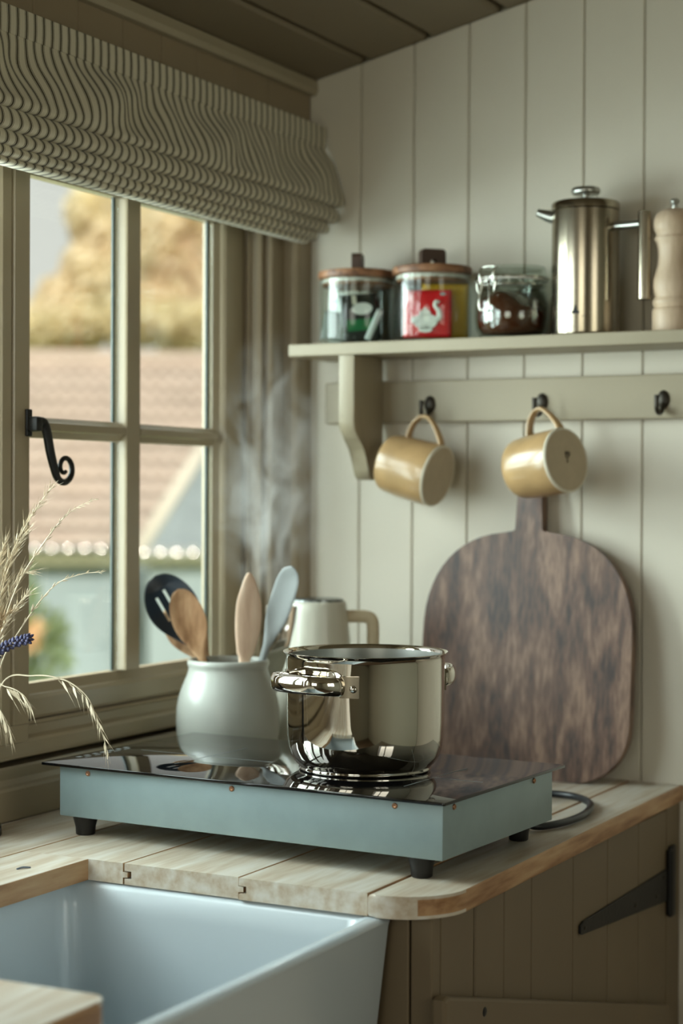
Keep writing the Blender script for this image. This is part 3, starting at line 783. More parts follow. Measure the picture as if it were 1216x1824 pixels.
def utensil(bm, base, tip, normal, widths, thick, dish=0.0, bow=0.0, seg=14, up_n=None):
    """lofted spoon or spatula: widths = [(t, half width)], thick = [(t, half thickness)]"""
    base = Vector(base); tip = Vector(tip); L = (tip-base); d = L.normalized()
    n = Vector(normal); n = (n-d*n.dot(d)).normalized(); s = d.cross(n)
    def ev(tab, t):
        for (t0, v0), (t1, v1) in zip(tab, tab[1:]):
            if t <= t1:
                f = (t-t0)/(t1-t0); return v0*(1-f)+v1*f
        return tab[-1][1]
    ts = [0.55*k/14 for k in range(14)]+[0.55+0.45*math.sin(PI/2*k/44)**1.15 for k in range(45)]
    rings = []
    for t in ts:
        w, h = ev(widths, t), ev(thick, t)
        c = base+L*t+n*(bow*math.sin(PI*t))
        ring = []
        for k in range(seg):
            a = 2*PI*k/seg
            x = math.cos(a)*w; y = math.sin(a)*h
            dd = 0
            if dish:
                q = max(0.0, 1-(math.cos(a))**2)*max(0.0, min(1, (t-0.62)/0.12))*max(0.0, min(1, (1.0-t)/0.06))
                dd = -dish*q
            ring.append(bm.verts.new(c+s*x+n*(y+dd)))
        rings.append(ring)
    for p, q in zip(rings, rings[1:]):
        for k in range(seg): bm.faces.new((p[k], p[(k+1) % seg], q[(k+1) % seg], q[k]))
    bm.faces.new(rings[0]); bm.faces.new(rings[-1])
toV = -CF
UTG = 'utensils standing in the crock'
def smooth_tab(tab):
    return [(p.x, max(p.y, 0.0004)) for p in spline([(a_, b_, 0) for a_, b_ in tab], 6)]
def spoon_w(hw, wh, ts=0.60):
    out = [(0, hw), (ts*0.9, hw*0.9)]
    for k in range(41):
        u = k/40
        if u < 0.58:
            f = u/0.58; f = math.sin(f*PI/2)**1.6; w = hw*0.95*(1-f)+wh*f
        else:
            w = wh*math.sqrt(max(0.0, 1-((u-0.58)/0.42)**2))
        out.append((ts+(1-ts)*u, max(w, 0.0006)))
    return out
def origin_to(bm, o):
    for v in bm.verts: v.co -= Vector(o)
# wooden spoon in front: head leaning left
b0 = (0.0805, -0.345, 0.925); t0 = (-0.0095, -0.372, 1.1835)
ut = []
bm = bmesh.new(); utensil(bm, b0, t0, toV+Vector((0.25, 0, 0.1)), spoon_w(0.006, 0.0245), [(0, 0.0055), (0.6, 0.005), (0.75, 0.004), (1, 0.0015)], dish=0.007); origin_to(bm, b0)
tag(obj('wooden_spoon', bm, 'spoonwood', None, True, 60, b0), 'wooden spoon leaning in front of the black slotted spoon', 'spoon', UTG)
# black slotted spoon behind it
b1 = (0.109, -0.335, 0.942); t1 = (-0.0660, -0.347, 1.2000)
bm = bmesh.new(); utensil(bm, b1, t1, toV+Vector((0.1, 0, 0.35)), spoon_w(0.0062, 0.0375, 0.58), [(0, 0.005), (0.6, 0.0045), (0.75, 0.0025), (1, 0.001)], dish=0.010, seg=20); origin_to(bm, b1)
slot = obj('slotted_spoon', bm, 'nylon', None, True, 60, b1)
cut = bmesh.new()
L = Vector(t1)-Vector(b1); d = L.normalized(); n = toV+Vector((0.1, 0, 0.35)); n = (n-d*n.dot(d)).normalized(); s = d.cross(n)
for off, c0 in ((-0.0135, 0.845), (0.0015, 0.865), (0.0165, 0.855)):
    r = bmesh.ops.create_cube(cut, size=1.0)
    for v in r['verts']:
        l = v.co.copy(); v.co = L*c0+s*(off+l.x*0.0042)+d*(l.y*0.040)+n*(l.z*0.06)
co = obj('slot_cutter', cut, 'nylon', None, False, None, b1)
md = slot.modifiers.new('slots', 'BOOLEAN'); md.operation = 'DIFFERENCE'; md.object = co; md.solver = 'EXACT'
bpy.context.view_layer.update()
me = bpy.data.meshes.new_from_object(slot.evaluated_get(bpy.context.evaluated_depsgraph_get()))
slot.modifiers.clear(); slot.data = me
bpy.data.objects.remove(co)
tag(slot, 'black nylon slotted spoon, leftmost in the crock, against the window', 'spoon', UTG)
# wooden spoon hidden behind the black one
b2 = (0.111, -0.316, 0.945); t2 = (-0.0540, -0.328, 1.1570)
bm = bmesh.new(); utensil(bm, b2, t2, toV+Vector((0.0, 0, 0.2)), spoon_w(0.006, 0.029, 0.60), [(0, 0.0055), (0.6, 0.005), (0.75, 0.004), (1, 0.0015)], dish=0.006); origin_to(bm, b2)
tag(obj('wooden_spoon', bm, 'spoonwood', None, True, 60, b2), 'wooden spoon half hidden behind the black slotted spoon', 'spoon', UTG)
# pale wooden spatula, upright, slanted tip
b3 = (0.080, -0.375, 0.925); t3 = (0.1130, -0.362, 1.2090)
bm = bmesh.new()
utensil(bm, b3, t3, toV+Vector((0.35, 0.1, 0)), smooth_tab([(0, 0.006), (0.52, 0.0075), (0.60, 0.0125), (0.72, 0.0185), (0.84, 0.0185), (0.93, 0.0120), (0.98, 0.0065), (1.0, 0.0025)]), [(0, 0.0045), (0.6, 0.0038), (1, 0.0022)], seg=16); origin_to(bm, b3)
sp3 = obj('wooden_spatula', bm, 'spatwood', None, True, 60, b3)
for v in sp3.data.vertices:      # skew the blade towards its straight left edge
    f = max(0, (v.co.z-0.16)/0.125); v.co.x += -0.010*f*f
tag(sp3, 'pale wooden spatula with a pointed tip, upright in the crock', 'spatula', UTG)
# grey silicone spatula leaning right
b4 = (0.0450, -0.325, 0.925); t4 = (0.1660, -0.350, 1.2190)
bm = bmesh.new(); utensil(bm, b4, t4, toV+Vector((-0.3, 0.1, 0.35)), smooth_tab([(0, 0.0055), (0.55, 0.0055), (0.64, 0.0085), (0.76, 0.0175), (0.90, 0.0185), (0.965, 0.0145), (0.99, 0.0080), (1.0, 0.002)]), [(0, 0.005), (0.6, 0.0042), (1, 0.0018)], dish=0.003, seg=18); origin_to(bm, b4)
tag(obj('silicone_spatula', bm, 'silicone', None, True, 60, b4), 'grey-blue silicone spatula leaning right, in front of the kettle', 'spatula', UTG)

# ================================================================== KETTLE
KT = Vector((0.128, -0.208, ZW))
kettle = thing('kettle', 'cream electric kettle with chrome spout behind pot and crock', 'kettle', KT)
bm = bmesh.new()
lathe(bm, [(0, 0.006), (0.074, 0.006), (0.0765, 0.010), (0.0768, 0.030), (0.0740, 0.060), (0.0680, 0.095), (0.0600, 0.135), (0.0530, 0.175), (0.0485, 0.215), (0.0455, 0.245), (0.0440, 0.2580), (0.0425, 0.2615), (0.0400, 0.2625), (0, 0.2625)], 64)
obj('kettle_body', bm, 'kettle', kettle, True, 60)
bm = bmesh.new(); lathe(bm, [(0, 0), (0.070, 0), (0.074, 0.002), (0.074, 0.0058), (0, 0.0058)], 48); obj('base_plate', bm, 'rubber', kettle, True, 50)
bm = bmesh.new(); lathe(bm, [(0.0400, 0.2627), (0.0398, 0.2650), (0.0370, 0.2665), (0.0100, 0.2672), (0, 0.2672)], 48); obj('lid', bm, mat('dark_lid_rim', (120, 124, 122), 0.2, metal=0.8), kettle, True, 50)
# chrome spout: V-shaped lip on the left
sd = Vector((-0.80, -0.60, 0)).normalized(); sn = Vector((-sd.y, sd.x, 0))
bm = bmesh.new()
rows = []
for z, w, outr in ((0.118, 0.004, 0.0790), (0.145, 0.014, 0.0830), (0.175, 0.022, 0.0820), (0.205, 0.026, 0.0790), (0.235, 0.029, 0.0770), (0.252, 0.029, 0.0770), (0.257, 0.029, 0.0765)):
    rw = []
    rb = 0.0435+0.115*max(0, 0.257-z)
    for k in range(11):
        t = -1+2*k/10
        r = outr*(1-abs(t)**1.7)+(rb*0.86)*(abs(t)**1.7)
        rw.append(bm.verts.new(sd*r+sn*(w*t)+Vector((0, 0, z))))
    rows.append(rw)
for p, q in zip(rows, rows[1:]):
    for k in range(10): bm.faces.new((p[k], p[k+1], q[k+1], q[k]))
bm.faces.new(rows[-1])
obj('spout', bm, 'steel', kettle, True, 60)
hd = Vector((0.885, 0.465, 0))
bm = bmesh.new()
sp = spline([hd*0.044+Vector((0, 0, 0.240)), hd*0.058+Vector((0, 0, 0.2400)), hd*0.074+Vector((0, 0, 0.2390)), hd*0.0820+Vector((0, 0, 0.2320)), hd*0.0830+Vector((0, 0, 0.205)), hd*0.0820+Vector((0, 0, 0.150)), hd*0.0830+Vector((0, 0, 0.105))], 8)
tube(bm, sp, 0.0095, 14, (0.75, 1.0), (hd.y*-1, hd.x, 0))
obj('handle', bm, 'kettle_handle', kettle, True)

# ================================================================== CUTTING BOARD leaning on the wall
cb_h = 0.366; cbw = 0.333; cx0 = 0.3945
lean = math.atan2(0.042, 0.47)
cbo = thing('cutting_board', 'dark walnut paddle cutting board leaning on the panelled wall', 'cutting board', (cx0, -0.0705, ZW+0.0005), rot=(-lean, 0, 0))
bm = bmesh.new()
hwB = cbw/2
pts = []
pts += arc(-hwB+0.085, 0.085, 0.085, 180, 270, 12)
pts += arc(hwB-0.085, 0.085, 0.085, 270, 360, 12)
# superellipse-like shoulders
def shoulder(side):
    out = []
    for k in range(15):
        a = math.radians(90*k/14)
        ex = 2/2.35
        out.append((side*(hwB-0.150+0.150*math.cos(a)**ex), cb_h-0.160+0.160*math.sin(a)**ex))
    return out
sr = shoulder(1); sl = shoulder(-1)[::-1]
hw2 = 0.0195
pts += [p for p in sr if p[0] > hw2+0.004]
pts += [(hw2+0.003, cb_h), (hw2, cb_h+0.004), (hw2, cb_h+0.088), (hw2-0.006, cb_h+0.095), (-hw2+0.006, cb_h+0.095), (-hw2, cb_h+0.088), (-hw2, cb_h+0.004), (-hw2-0.003, cb_h)]
pts += [p for p in sl if p[0] < -hw2-0.004]
prism(bm, pts, 'y', 0.0, 0.020, 0.002)
obj('blade', bm, 'walnut', cbo, True, 40)

# ================================================================== MUGS on the hooks
def make_mug(name, label, hook_x, bdir, bottom, hang):
    """axis: local -z is the base direction bdir, handle on local +x"""
    zax = -Vector(bdir).normalized()
    hv = Vector(hang); hv = (hv-zax*hv.dot(zax)).normalized()
    yax = zax.cross(hv)
    t = thing(name, label, 'mug', bottom, group='stoneware mugs on the hooks')
    t.matrix_world = basis(hv, yax, zax, bottom)
    bm = bmesh.new()
    lathe(bm, [(0.0452, 0.0), (0.0470, 0.0012), (0.0476, 0.0035), (0.0474, 0.030), (0.0466, 0.060), (0.0450, 0.080), (0.0436, 0.0865), (0.0424, 0.0885), (0.0410, 0.0875), (0.0405, 0.084), (0.0430, 0.060), (0.0440, 0.020), (0.041, 0.007), (0, 0.006)], 64)
    obj('mug_body', bm, 'mug', t, True, 70)
    bm = bmesh.new(); lathe(bm, [(0, 0.0006), (0.0430, 0.0002), (0.0452, -0.0002)], 48); obj('base', bm, 'mugraw', t, True)
    bm = bmesh.new(); lathe(bm, [(0.0438, 0.0004), (0.0444, -0.0007), (0.0460, -0.0008), (0.0473, 0.0010), (0.0479, 0.0032)], 56); obj('foot_rim', bm, 'mugrim', t, True)
    bm = bmesh.new()
    sp = spline([(0.0445, 0, 0.0070), (0.0530, 0, 0.0105), (0.0690, 0, 0.0230), (0.0800, 0, 0.0360), (0.0825, 0, 0.0440), (0.0795, 0, 0.0535), (0.0690, 0, 0.0620), (0.0550, 0, 0.0660), (0.0430, 0, 0.0665)], 8)
    tube(bm, sp, resample([0.0082, 0.0070, 0.0062, 0.0060, 0.0060, 0.0062, 0.0066, 0.0074], len(sp)), 14, (1.15, 0.55), (0, 1, 0))
    obj('handle', bm, 'mug', t, True)
    return t
mug1 = make_mug('mug', 'ochre stoneware mug hanging on the hook nearest the bracket, base tilted down', 0.2235, (0.968, -0.079, -0.24), (0.2655, -0.080, 1.3480), (0.0, 0.04, 1))
mug2 = make_mug('mug', 'ochre stoneware mug hanging over the walnut board, stamped base turned up', 0.4085, (0.930, -0.335, 0.145), (0.4790, -0.104, 1.3715), (-0.12, 0.10, 1))
# potter's stamp on the second mug: a small knotted sprig
bm = bmesh.new()
for cx_, cy_, r in ((0.0, 0.0, 0.0032), (0.0035, 0.0032, 0.0026), (0.0042, -0.002, 0.0020)):
    sp = [(0.006+cx_+r*math.cos(k*PI/6), 0.002+cy_+r*math.sin(k*PI/6), -0.0002) for k in range(13)]
    tube(bm, sp, 0.0007, 6)
tube(bm, [(0.001, 0.002, -0.0002), (-0.004, 0.0015, -0.0002)], 0.0008, 6)
obj('stamp', bm, 'stamp', mug2, True)

# ================================================================== JARS ON THE SHELF
def lid_jar(label, x, y, r, rot, knob_w):
    t = thing('tea_jar', label, 'jar', (x, y, SZ+0.0003), rot, 'lidded glass tea jars')
    bm = bmesh.new()
    lathe(bm, [(0, 0), (r-0.008, 0), (r-0.002, 0.002), (r, 0.007), (r, 0.096), (r-0.0015, 0.100), (r-0.0035, 0.100), (r-0.0035, 0.008), (r-0.009, 0.004), (0, 0.004)], 56)
    obj('glass', bm, 'jarglass', t, True, 60)
    bm = bmesh.new(); lathe(bm, [(0, 0.0898), (r-0.006, 0.0898), (r-0.0055, 0.0905), (r-0.0055, 0.1008), (0, 0.1008)], 48)
    pl_ = obj('lid_plug', bm, 'acacia', t, True, 50)
    bm = bmesh.new(); lathe(bm, [(r-0.0058, 0.0935), (r-0.0040, 0.0942), (r-0.0036, 0.0960), (r-0.0040, 0.0990), (r-0.0058, 0.0998)], 48)
    obj('seal', bm, 'silseal', pl_, True)
    bm = bmesh.new(); lathe(bm, [(0, 0.1010), (r-0.001, 0.1010), (r+0.0012, 0.1025), (r+0.0016, 0.1085), (r+0.0004, 0.1120), (r-0.003, 0.1128), (0, 0.1128)], 56)
    ld = obj('lid', bm, 'acacia', t, True, 50)
    bm = bmesh.new(); hw = 0.0195; hh = 0.028
    # arch-shaped loop knob
    outer = [(-hw, 0.1127), (-hw, 0.1127+hh*0.75)]+arc(-hw+0.006, 0.1127+hh-0.006, 0.006, 180, 90, 4)+arc(hw-0.006, 0.1127+hh-0.006, 0.006, 90, 0, 4)+[(hw, 0.1127)]
    inner = [(0.0060, 0.1127)]+arc(0, 0.1127+0.0070, 0.0060, 0, 180, 8)+[(-0.0060, 0.1127)]
    prism(bm, outer+inner, 'y', -0.0075, 0.0075)
    obj('lid_knob', bm, 'acacia_dark', ld)
    return t
jar1 = lid_jar('leftmost glass jar with wooden lid, green and white tea packets inside', 0.1225, -0.070, 0.0600, math.radians(27.7+82), 0.03)
jar2 = lid_jar('glass jar with wooden lid holding red and yellow tea sachets', 0.2490, -0.070, 0.0590, math.radians(27.7+18), 0.03)
def sachet(name, label, m, loc, w, h, t, yaw, tilt, roll=0, group='tea packets in the jars', face=None):
    """cushion-shaped packet standing on its lower edge, w wide (x), h tall (z)"""
    o = thing(name, label, 'tea packet', loc, rot=(tilt, roll, yaw), group=group)
    bm = bmesh.new(); N = 10
    g = {}
    for side in (-1, 1):
        for i in range(N+1):
            for j in range(N+1):
                u, v = i/N, j/N
                edge = min(1, min(u, 1-u)*7)*min(1, min(v, 1-v)*7)
                puff = (math.sin(PI*u)*math.sin(PI*v))**0.5
                cr = 0.0006*math.sin(u*23+v*9)*edge
                g[side, i, j] = bm.verts.new(((u-.5)*w, side*(t*0.5*puff*edge+0.0003)+cr, v*h))
        for i in range(N):
            for j in range(N): bm.faces.new((g[side, i, j], g[side, i+1, j], g[side, i+1, j+1], g[side, i, j+1]))
    for i in range(N):
        bm.faces.new((g[-1, i, 0], g[-1, i+1, 0], g[1, i+1, 0], g[1, i, 0])); bm.faces.new((g[-1, i, N], g[-1, i+1, N], g[1, i+1, N], g[1, i, N]))
        bm.faces.new((g[-1, 0, i], g[-1, 0, i+1], g[1, 0, i+1], g[1, 0, i])); bm.faces.new((g[-1, N, i], g[-1, N, i+1], g[1, N, i+1], g[1, N, i]))
    obj('packet_body', bm, m, o, True)
    return o
vy = math.radians(27.7)
JZ = SZ+0.0048
red = sachet('tea_sachet', 'red foil tea sachet with white teapot emblem in the jar', 'red', (0.2555, -0.1000, JZ), 0.072, 0.072, 0.007, math.radians(20), math.radians(-4), group=None)
# emblem: rounded teapot-bird with tall curved spout, standing proud of the foil
def emblem(parent, m, yoff):
    bm = bmesh.new()
    def disc(cx, cz, rx, rz, n=20):
        prism(bm, [(cx+rx*math.cos(2*PI*k/n), cz+rz*math.sin(2*PI*k/n)) for k in range(n)], 'y', yoff, yoff-0.0009)
    disc(-0.003, 0.024, 0.0185, 0.0120); disc(-0.004, 0.0365, 0.0085, 0.0055); disc(-0.004, 0.0425, 0.0028, 0.0028)
    disc(-0.018, 0.026, 0.0070, 0.0060); disc(-0.003, 0.012, 0.0105, 0.0050)
    sp = spline([(0.010, yoff-0.0005, 0.024), (0.017, yoff-0.0005, 0.030), (0.0165, yoff-0.0005, 0.040), (0.0115, yoff-0.0005, 0.047), (0.0130, yoff-0.0005, 0.0535), (0.0180, yoff-0.0005, 0.0525)], 6)
    tube(bm, sp, resample([0.0048, 0.0042, 0.0032, 0.0028, 0.0030, 0.0016], len(sp)), 10, (1, 0.25), (1, 0, 0))
    return obj('emblem', bm, m, parent, True, 40)
emblem(red, 'white', -0.0040)
bm = bmesh.new(); prism(bm, [(0.0225+0.0045*math.cos(2*PI*k/14), 0.0655+0.0022*math.sin(2*PI*k/14)) for k in range(14)], 'y', -0.0012, -0.0022)
obj('small_print', bm, 'mark', red)
sachet('tea_sachet', 'yellow tea sachet standing behind the red one in the jar', 'yellow', (0.2720, -0.0730, JZ), 0.070, 0.082, 0.006, math.radians(27), math.radians(3), group=None)
sachet('tea_packet', 'grey gauze tea bag slumped at the front of leftmost jar', 'packgrey', (0.1060, -0.1020, JZ), 0.058, 0.046, 0.012, math.radians(20), math.radians(-14), math.radians(8))
gp = sachet('tea_packet', 'dark green tea packet with a white oval, in leftmost jar', 'packblack', (0.1400, -0.0860, JZ), 0.058, 0.074, 0.006, math.radians(34), math.radians(-8), math.radians(-6))
bm = bmesh.new(); prism(bm, [(0.004+0.0160*math.cos(2*PI*k/20), 0.050+0.0095*math.sin(2*PI*k/20)) for k in range(20)], 'y', -0.0034, -0.0042); obj('white_oval', bm, 'white', gp)
bm = bmesh.new(); box(bm, -0.022, 0.024, -0.0040, -0.0030, 0.016, 0.034); obj('green_band', bm, 'packgreen', gp)
bm = bmesh.new(); box(bm, -0.010, -0.003, -0.0036, -0.0026, 0.058, 0.072); obj('pale_tab', bm, 'mugrim', gp)
wp = sachet('tea_packet', 'white and green tea packet at the left side of leftmost jar', 'packwhite', (0.0880, -0.0800, JZ), 0.046, 0.076, 0.005, math.radians(-38), math.radians(-4), math.radians(3))
bm = bmesh.new(); box(bm, -0.021, 0.0, -0.0036, -0.0026, 0.060, 0.068); obj('green_print', bm, 'packgreen', wp)
sachet('tea_packet', 'white paper tea packet leaning right in leftmost jar', 'packwhite', (0.1560, -0.1030, JZ), 0.010, 0.050, 0.004, math.radians(25), math.radians(4), math.radians(24))
sachet('tea_packet', 'dark tea packet at the back of leftmost jar', 'packblack', (0.1150, -0.0500, JZ), 0.062, 0.070, 0.006, math.radians(30), math.radians(5))

# clip-top jar
clip = thing('clip_top_jar', 'clip-top glass jar half filled with glossy brown contents', 'jar', (0.3795, -0.070, SZ+0.0003), math.radians(-109))
bm = bmesh.new()
lathe(bm, [(0, 0), (0.040, 0), (0.0470, 0.003), (0.0530, 0.014), (0.0552, 0.030), (0.0548, 0.050), (0.0515, 0.066), (0.0480, 0.0745), (0.0475, 0.0790), (0.0492, 0.0815), (0.0480, 0.0840), (0.0452, 0.0840), (0.0448, 0.076), (0.0485, 0.064), (0.0515, 0.050), (0.0518, 0.030), (0.0500, 0.016), (0.044, 0.006), (0, 0.0045)], 56)
obj('glass', bm, 'jarglass2', clip, True, 60)
bm = bmesh.new(); lathe(bm, [(0.0460, 0.0846), (0.0520, 0.0846), (0.0522, 0.0868), (0.0460, 0.0868)], 48); obj('seal_ring', bm, 'silseal', clip, True, 50)
bm = bmesh.new(); lathe(bm, [(0, 0.0905), (0.044, 0.0905), (0.0475, 0.0872), (0.0520, 0.0872), (0.0528, 0.0900), (0.0500, 0.0945), (0.0500, 0.1030), (0.0480, 0.1052), (0.0450, 0.1052), (0.0440, 0.1010), (0, 0.1000)], 56); obj('lid', bm, 'jarglass2', clip, True, 50)
bm = bmesh.new()
def wire(pts, r=0.0014, n=6): tube(bm, spline(pts, n), r, 8)
wire([(0.0538+0.0*k, 0, 0) for k in range(0)] or [(0.0535*math.cos(math.radians(a)), 0.0535*math.sin(math.radians(a)), 0.0880) for a in range(0, 361, 20)], 0.0013, 3)
wire([(0.0500*math.cos(math.radians(a)), 0.0500*math.sin(math.radians(a)), 0.0770) for a in range(0, 361, 20)], 0.0013, 3)
for s in (-1, 1):
    wire([(0.0500, 0.013*s, 0.1015), (0.0555, 0.014*s, 0.0980), (0.0570, 0.013*s, 0.0900), (0.0560, 0.012*s, 0.0800), (0.0540, 0.010*s, 0.0740)])
    wire([(0.0535, 0.0190*s, 0.0900), (0.0570, 0.0185*s, 0.0830), (0.0575, 0.0165*s, 0.0700), (0.0560, 0.0140*s, 0.0640)])
wire([(0.0505, -0.014, 0.1020), (0.0520, -0.007, 0.1030), (0.0520, 0.007, 0.1030), (0.0505, 0.014, 0.1020)])
wire([(0.0580, -0.006, 0.080), (0.0600, -0.0085, 0.066), (0.0620, -0.0095, 0.050), (0.0610, -0.0085, 0.0405), (0.0605, 0, 0.0385), (0.0610, 0.0085, 0.0405), (0.0620, 0.0095, 0.050), (0.0600, 0.0085, 0.066), (0.0580, 0.006, 0.080), (0.0570, 0, 0.0815), (0.0580, -0.006, 0.080)])
obj('wire_clasp', bm, 'wire', clip, True)
bm = bmesh.new()
lathe(bm, [(0, 0.0050), (0.042, 0.0065), (0.0495, 0.016), (0.0513, 0.030), (0.0512, 0.044), (0.0485, 0.058), (0.036, 0.0665), (0, 0.0700)], 40)
for v in bm.verts:
    if v.co.z > 0.050: v.co.z += 0.003*math.sin(v.co.x*80+1)-0.30*max(0, v.co.x-0.005)
con = obj('jar_contents', bm, 'brownmass', None, True, None, (0.3795, -0.070, SZ+0.0005))
con.rotation_euler = (0, 0, math.radians(-12))
tag(con, 'glossy dark brown contents filling the clip-top jar', 'contents')

# ================================================================== FRENCH PRESS
fp = thing('french_press', 'brushed steel french press with bar handle on the shelf', 'french press', (0.4935, -0.070, SZ+0.0003))
bm = bmesh.new(); Rf = 0.0488
lathe(bm, [(0, 0), (Rf-0.003, 0), (Rf-0.0005, 0.0015), (Rf, 0.004), (Rf, 0.180), (Rf-0.001, 0.1805), (0, 0.1805)], 64); obj('press_body', bm, 'brushed', fp, True, 45)
bm = bmesh.new(); lathe(bm, [(0, 0.1808), (Rf-0.001, 0.1808), (Rf+0.0006, 0.1822), (Rf+0.0006, 0.1905), (Rf-0.002, 0.1935), (0.012, 0.1945), (0, 0.1945)], 64); obj('press_lid', bm, 'brushed', fp, True, 45)
bm = bmesh.new(); lathe(bm, [(0, 0.1944), (0.0052, 0.1944), (0.0048, 0.2010), (0.0048, 0.2040), (0.0190, 0.2050), (0.0210, 0.2075), (0.0210, 0.2125), (0.0190, 0.2150), (0, 0.2158)], 40); obj('plunger_knob', bm, 'steel_in', fp, True, 45)
hx = CR.copy(); hx.z = 0; hx.normalize(); hx = (hx+Vector((0, 0.18, 0))).normalized()
hx = Vector((0.985, -0.17, 0))
bm = bmesh.new(); tube(bm, [hx*0.046+Vector((0, 0, 0.1555)), hx*0.096+Vector((0, 0, 0.1555))], 0.0062, 16); obj('handle_arm', bm, 'steel_in', fp, True, 60)
bm = bmesh.new(); lathe(bm, [(0, 0.0470), (0.0080, 0.0470), (0.0093, 0.0480), (0.0093, 0.1720), (0.0080, 0.1730), (0, 0.1730)], 32)
for v in bm.verts: v.co += hx*0.0955
obj('handle_bar', bm, 'brushed', fp, True, 50)
bm = bmesh.new()
tube(bm, [(-0.044, -0.012, 0.1740), (-0.056, -0.0155, 0.1770), (-0.0675, -0.019, 0.1815)], [0.0105, 0.0080, 0.0055], 16)
obj('spout', bm, 'steel_in', fp, True, 60)
# small engraved mark: tree over a line
bm = bmesh.new()
fa = math.atan2(-CF.y, -CF.x)-0.42
def on_body(da, z, r=Rf+0.0003): return Vector((r*math.cos(fa+da), r*math.sin(fa+da), z))
for pts_ in ([(-0.075, 0.0320), (0.075, 0.0320), (0.0, 0.0420)], [(-0.11, 0.0285), (0.11, 0.0285), (0.11, 0.0325), (-0.11, 0.0325)], [(-0.20, 0.0245), (0.30, 0.0245), (0.30, 0.0254), (-0.20, 0.0254)]):
    fr_ = [bm.verts.new(on_body(a_, z_, Rf-0.0002)) for a_, z_ in pts_]; bk_ = [bm.verts.new(on_body(a_, z_, Rf+0.0012)) for a_, z_ in pts_]
    bm.faces.new(bk_); bm.faces.new(fr_)
    for k in range(len(pts_)): bm.faces.new((fr_[k], fr_[(k+1) % len(pts_)], bk_[(k+1) % len(pts_)], bk_[k]))
obj('engraved_mark', bm, 'iron', fp)

# ================================================================== PEPPER MILL
pm = thing('pepper_mill', 'pale turned wooden pepper mill at the right end of the shelf', 'pepper mill', (0.6265, -0.070, SZ+0.0003))
bm = bmesh.new()
lathe(bm, [(0, 0), (0.0300, 0), (0.0308, 0.002), (0.0308, 0.030), (0.0300, 0.0330), (0.0280, 0.0352), (0.0285, 0.0375), (0.0300, 0.0400), (0.0303, 0.0430), (0.0300, 0.0460), (0.0278, 0.0490), (0.0280, 0.0515), (0.0298, 0.0570), (0.0308, 0.0660), (0.0303, 0.0745), (0.0272, 0.0850), (0.0242, 0.0960), (0.0232, 0.1080), (0.0240, 0.1190), (0.0262, 0.1270), (0.0288, 0.1310), (0.0290, 0.1335), (0.0270, 0.1345), (0.0268, 0.1355), (0.0268, 0.1368), (0, 0.1368)], 56)
obj('mill_body', bm, 'mill', pm, True, 50)
bm = bmesh.new(); lathe(bm, [(0, 0.1372), (0.0262, 0.1372), (0.0266, 0.1400), (0.0290, 0.1430), (0.0306, 0.1510), (0.0300, 0.1600), (0.0260, 0.1680), (0.0180, 0.1735), (0.0080, 0.1758), (0, 0.1760)], 56); obj('mill_head', bm, 'mill', pm, True, 50)
bm = bmesh.new(); lathe(bm, [(0, 0.1758), (0.0045, 0.1758), (0.0050, 0.1785), (0.0036, 0.1800), (0.0040, 0.1820), (0.0066, 0.1845), (0.0068, 0.1870), (0.0045, 0.1895), (0, 0.1900)], 28); obj('mill_nut', bm, 'steel_in', pm, True, 50)

# ================================================================== ROMAN BLIND
blind = thing('roman_blind', 'ticking-striped roman blind drawn up in folds above the window', 'blind', (0.0, 0.0, 1.80))
def cloth(name, prof, y0, y1, wave, endtaper, ny=170, thick=0.0012, step=0.0):
    """prof: list of (x, z, w) down the drop, w = how much the billows move that row"""
    bm = bmesh.new(); rows = []
    P3 = spline([(p[0], p[2], p[1]) for p in prof], 5)
    nv = len(P3)
    for j in range(ny+1):
        y = y0+(y1-y0)*j/ny
        col = []
        for i, p in enumerate(P3):
            x, w, z = p
            q = i/(nv-1)
            ph = 7.5*q
            dx = w*wave*(math.sin(2*PI*y/0.31+ph)+0.5*math.sin(2*PI*y/0.137+1.3+ph*1.7)+0.25*math.sin(2*PI*y/0.071+2.0-ph))
            # the free end pulls back towards the wall
            e = max(0.0, 1-(y1-y)/0.05)
            xx = 0.030+(x-0.030+dx)*(1-endtaper*e*e)
            dz = w*0.006*math.sin(2*PI*y/0.23+2.1*q+0.4)
            yy = y+w*0.004*math.sin(6*q+y*9)
            col.append(bm.verts.new((xx, yy, z+dz-1.80)))
        rows.append(col)
    for a, b in zip(rows, rows[1:]):
        for i in range(nv-1): bm.faces.new((a[i], a[i+1], b[i+1], b[i]))
    o = obj(name, bm, 'stripe', blind, True)
    md = o.modifiers.new('cloth', 'SOLIDIFY'); md.thickness = thick; md.offset = -1
    return o
BY0 = -1.34
bm = bmesh.new(); box(bm, 0.0015, 0.026, BY0, -0.022, 1.872-1.80, 1.902-1.80, 0.001); obj('head_rail', bm, 'taupe', blind)
cloth('header', [(0.027, 1.9065, 0), (0.0305, 1.9080, 0), (0.0310, 1.9030, 0), (0.0315, 1.8900, 0), (0.0310, 1.8740, 0.05)], BY0, -0.006, 0.004, 0)
cloth('fold', [(0.0290, 1.8760, 0.0), (0.0320, 1.8650, 0.3), (0.0410, 1.8450, 1.0), (0.0530, 1.8200, 1.0), (0.0615, 1.7980, 0.6), (0.0655, 1.7860, 0.25), (0.0630, 1.7785, 0.15), (0.0560, 1.7760, 0.1), (0.0420, 1.7800, 0.0), (0.030, 1.786, 0)], BY0, -0.006, 0.0062, 0.02)
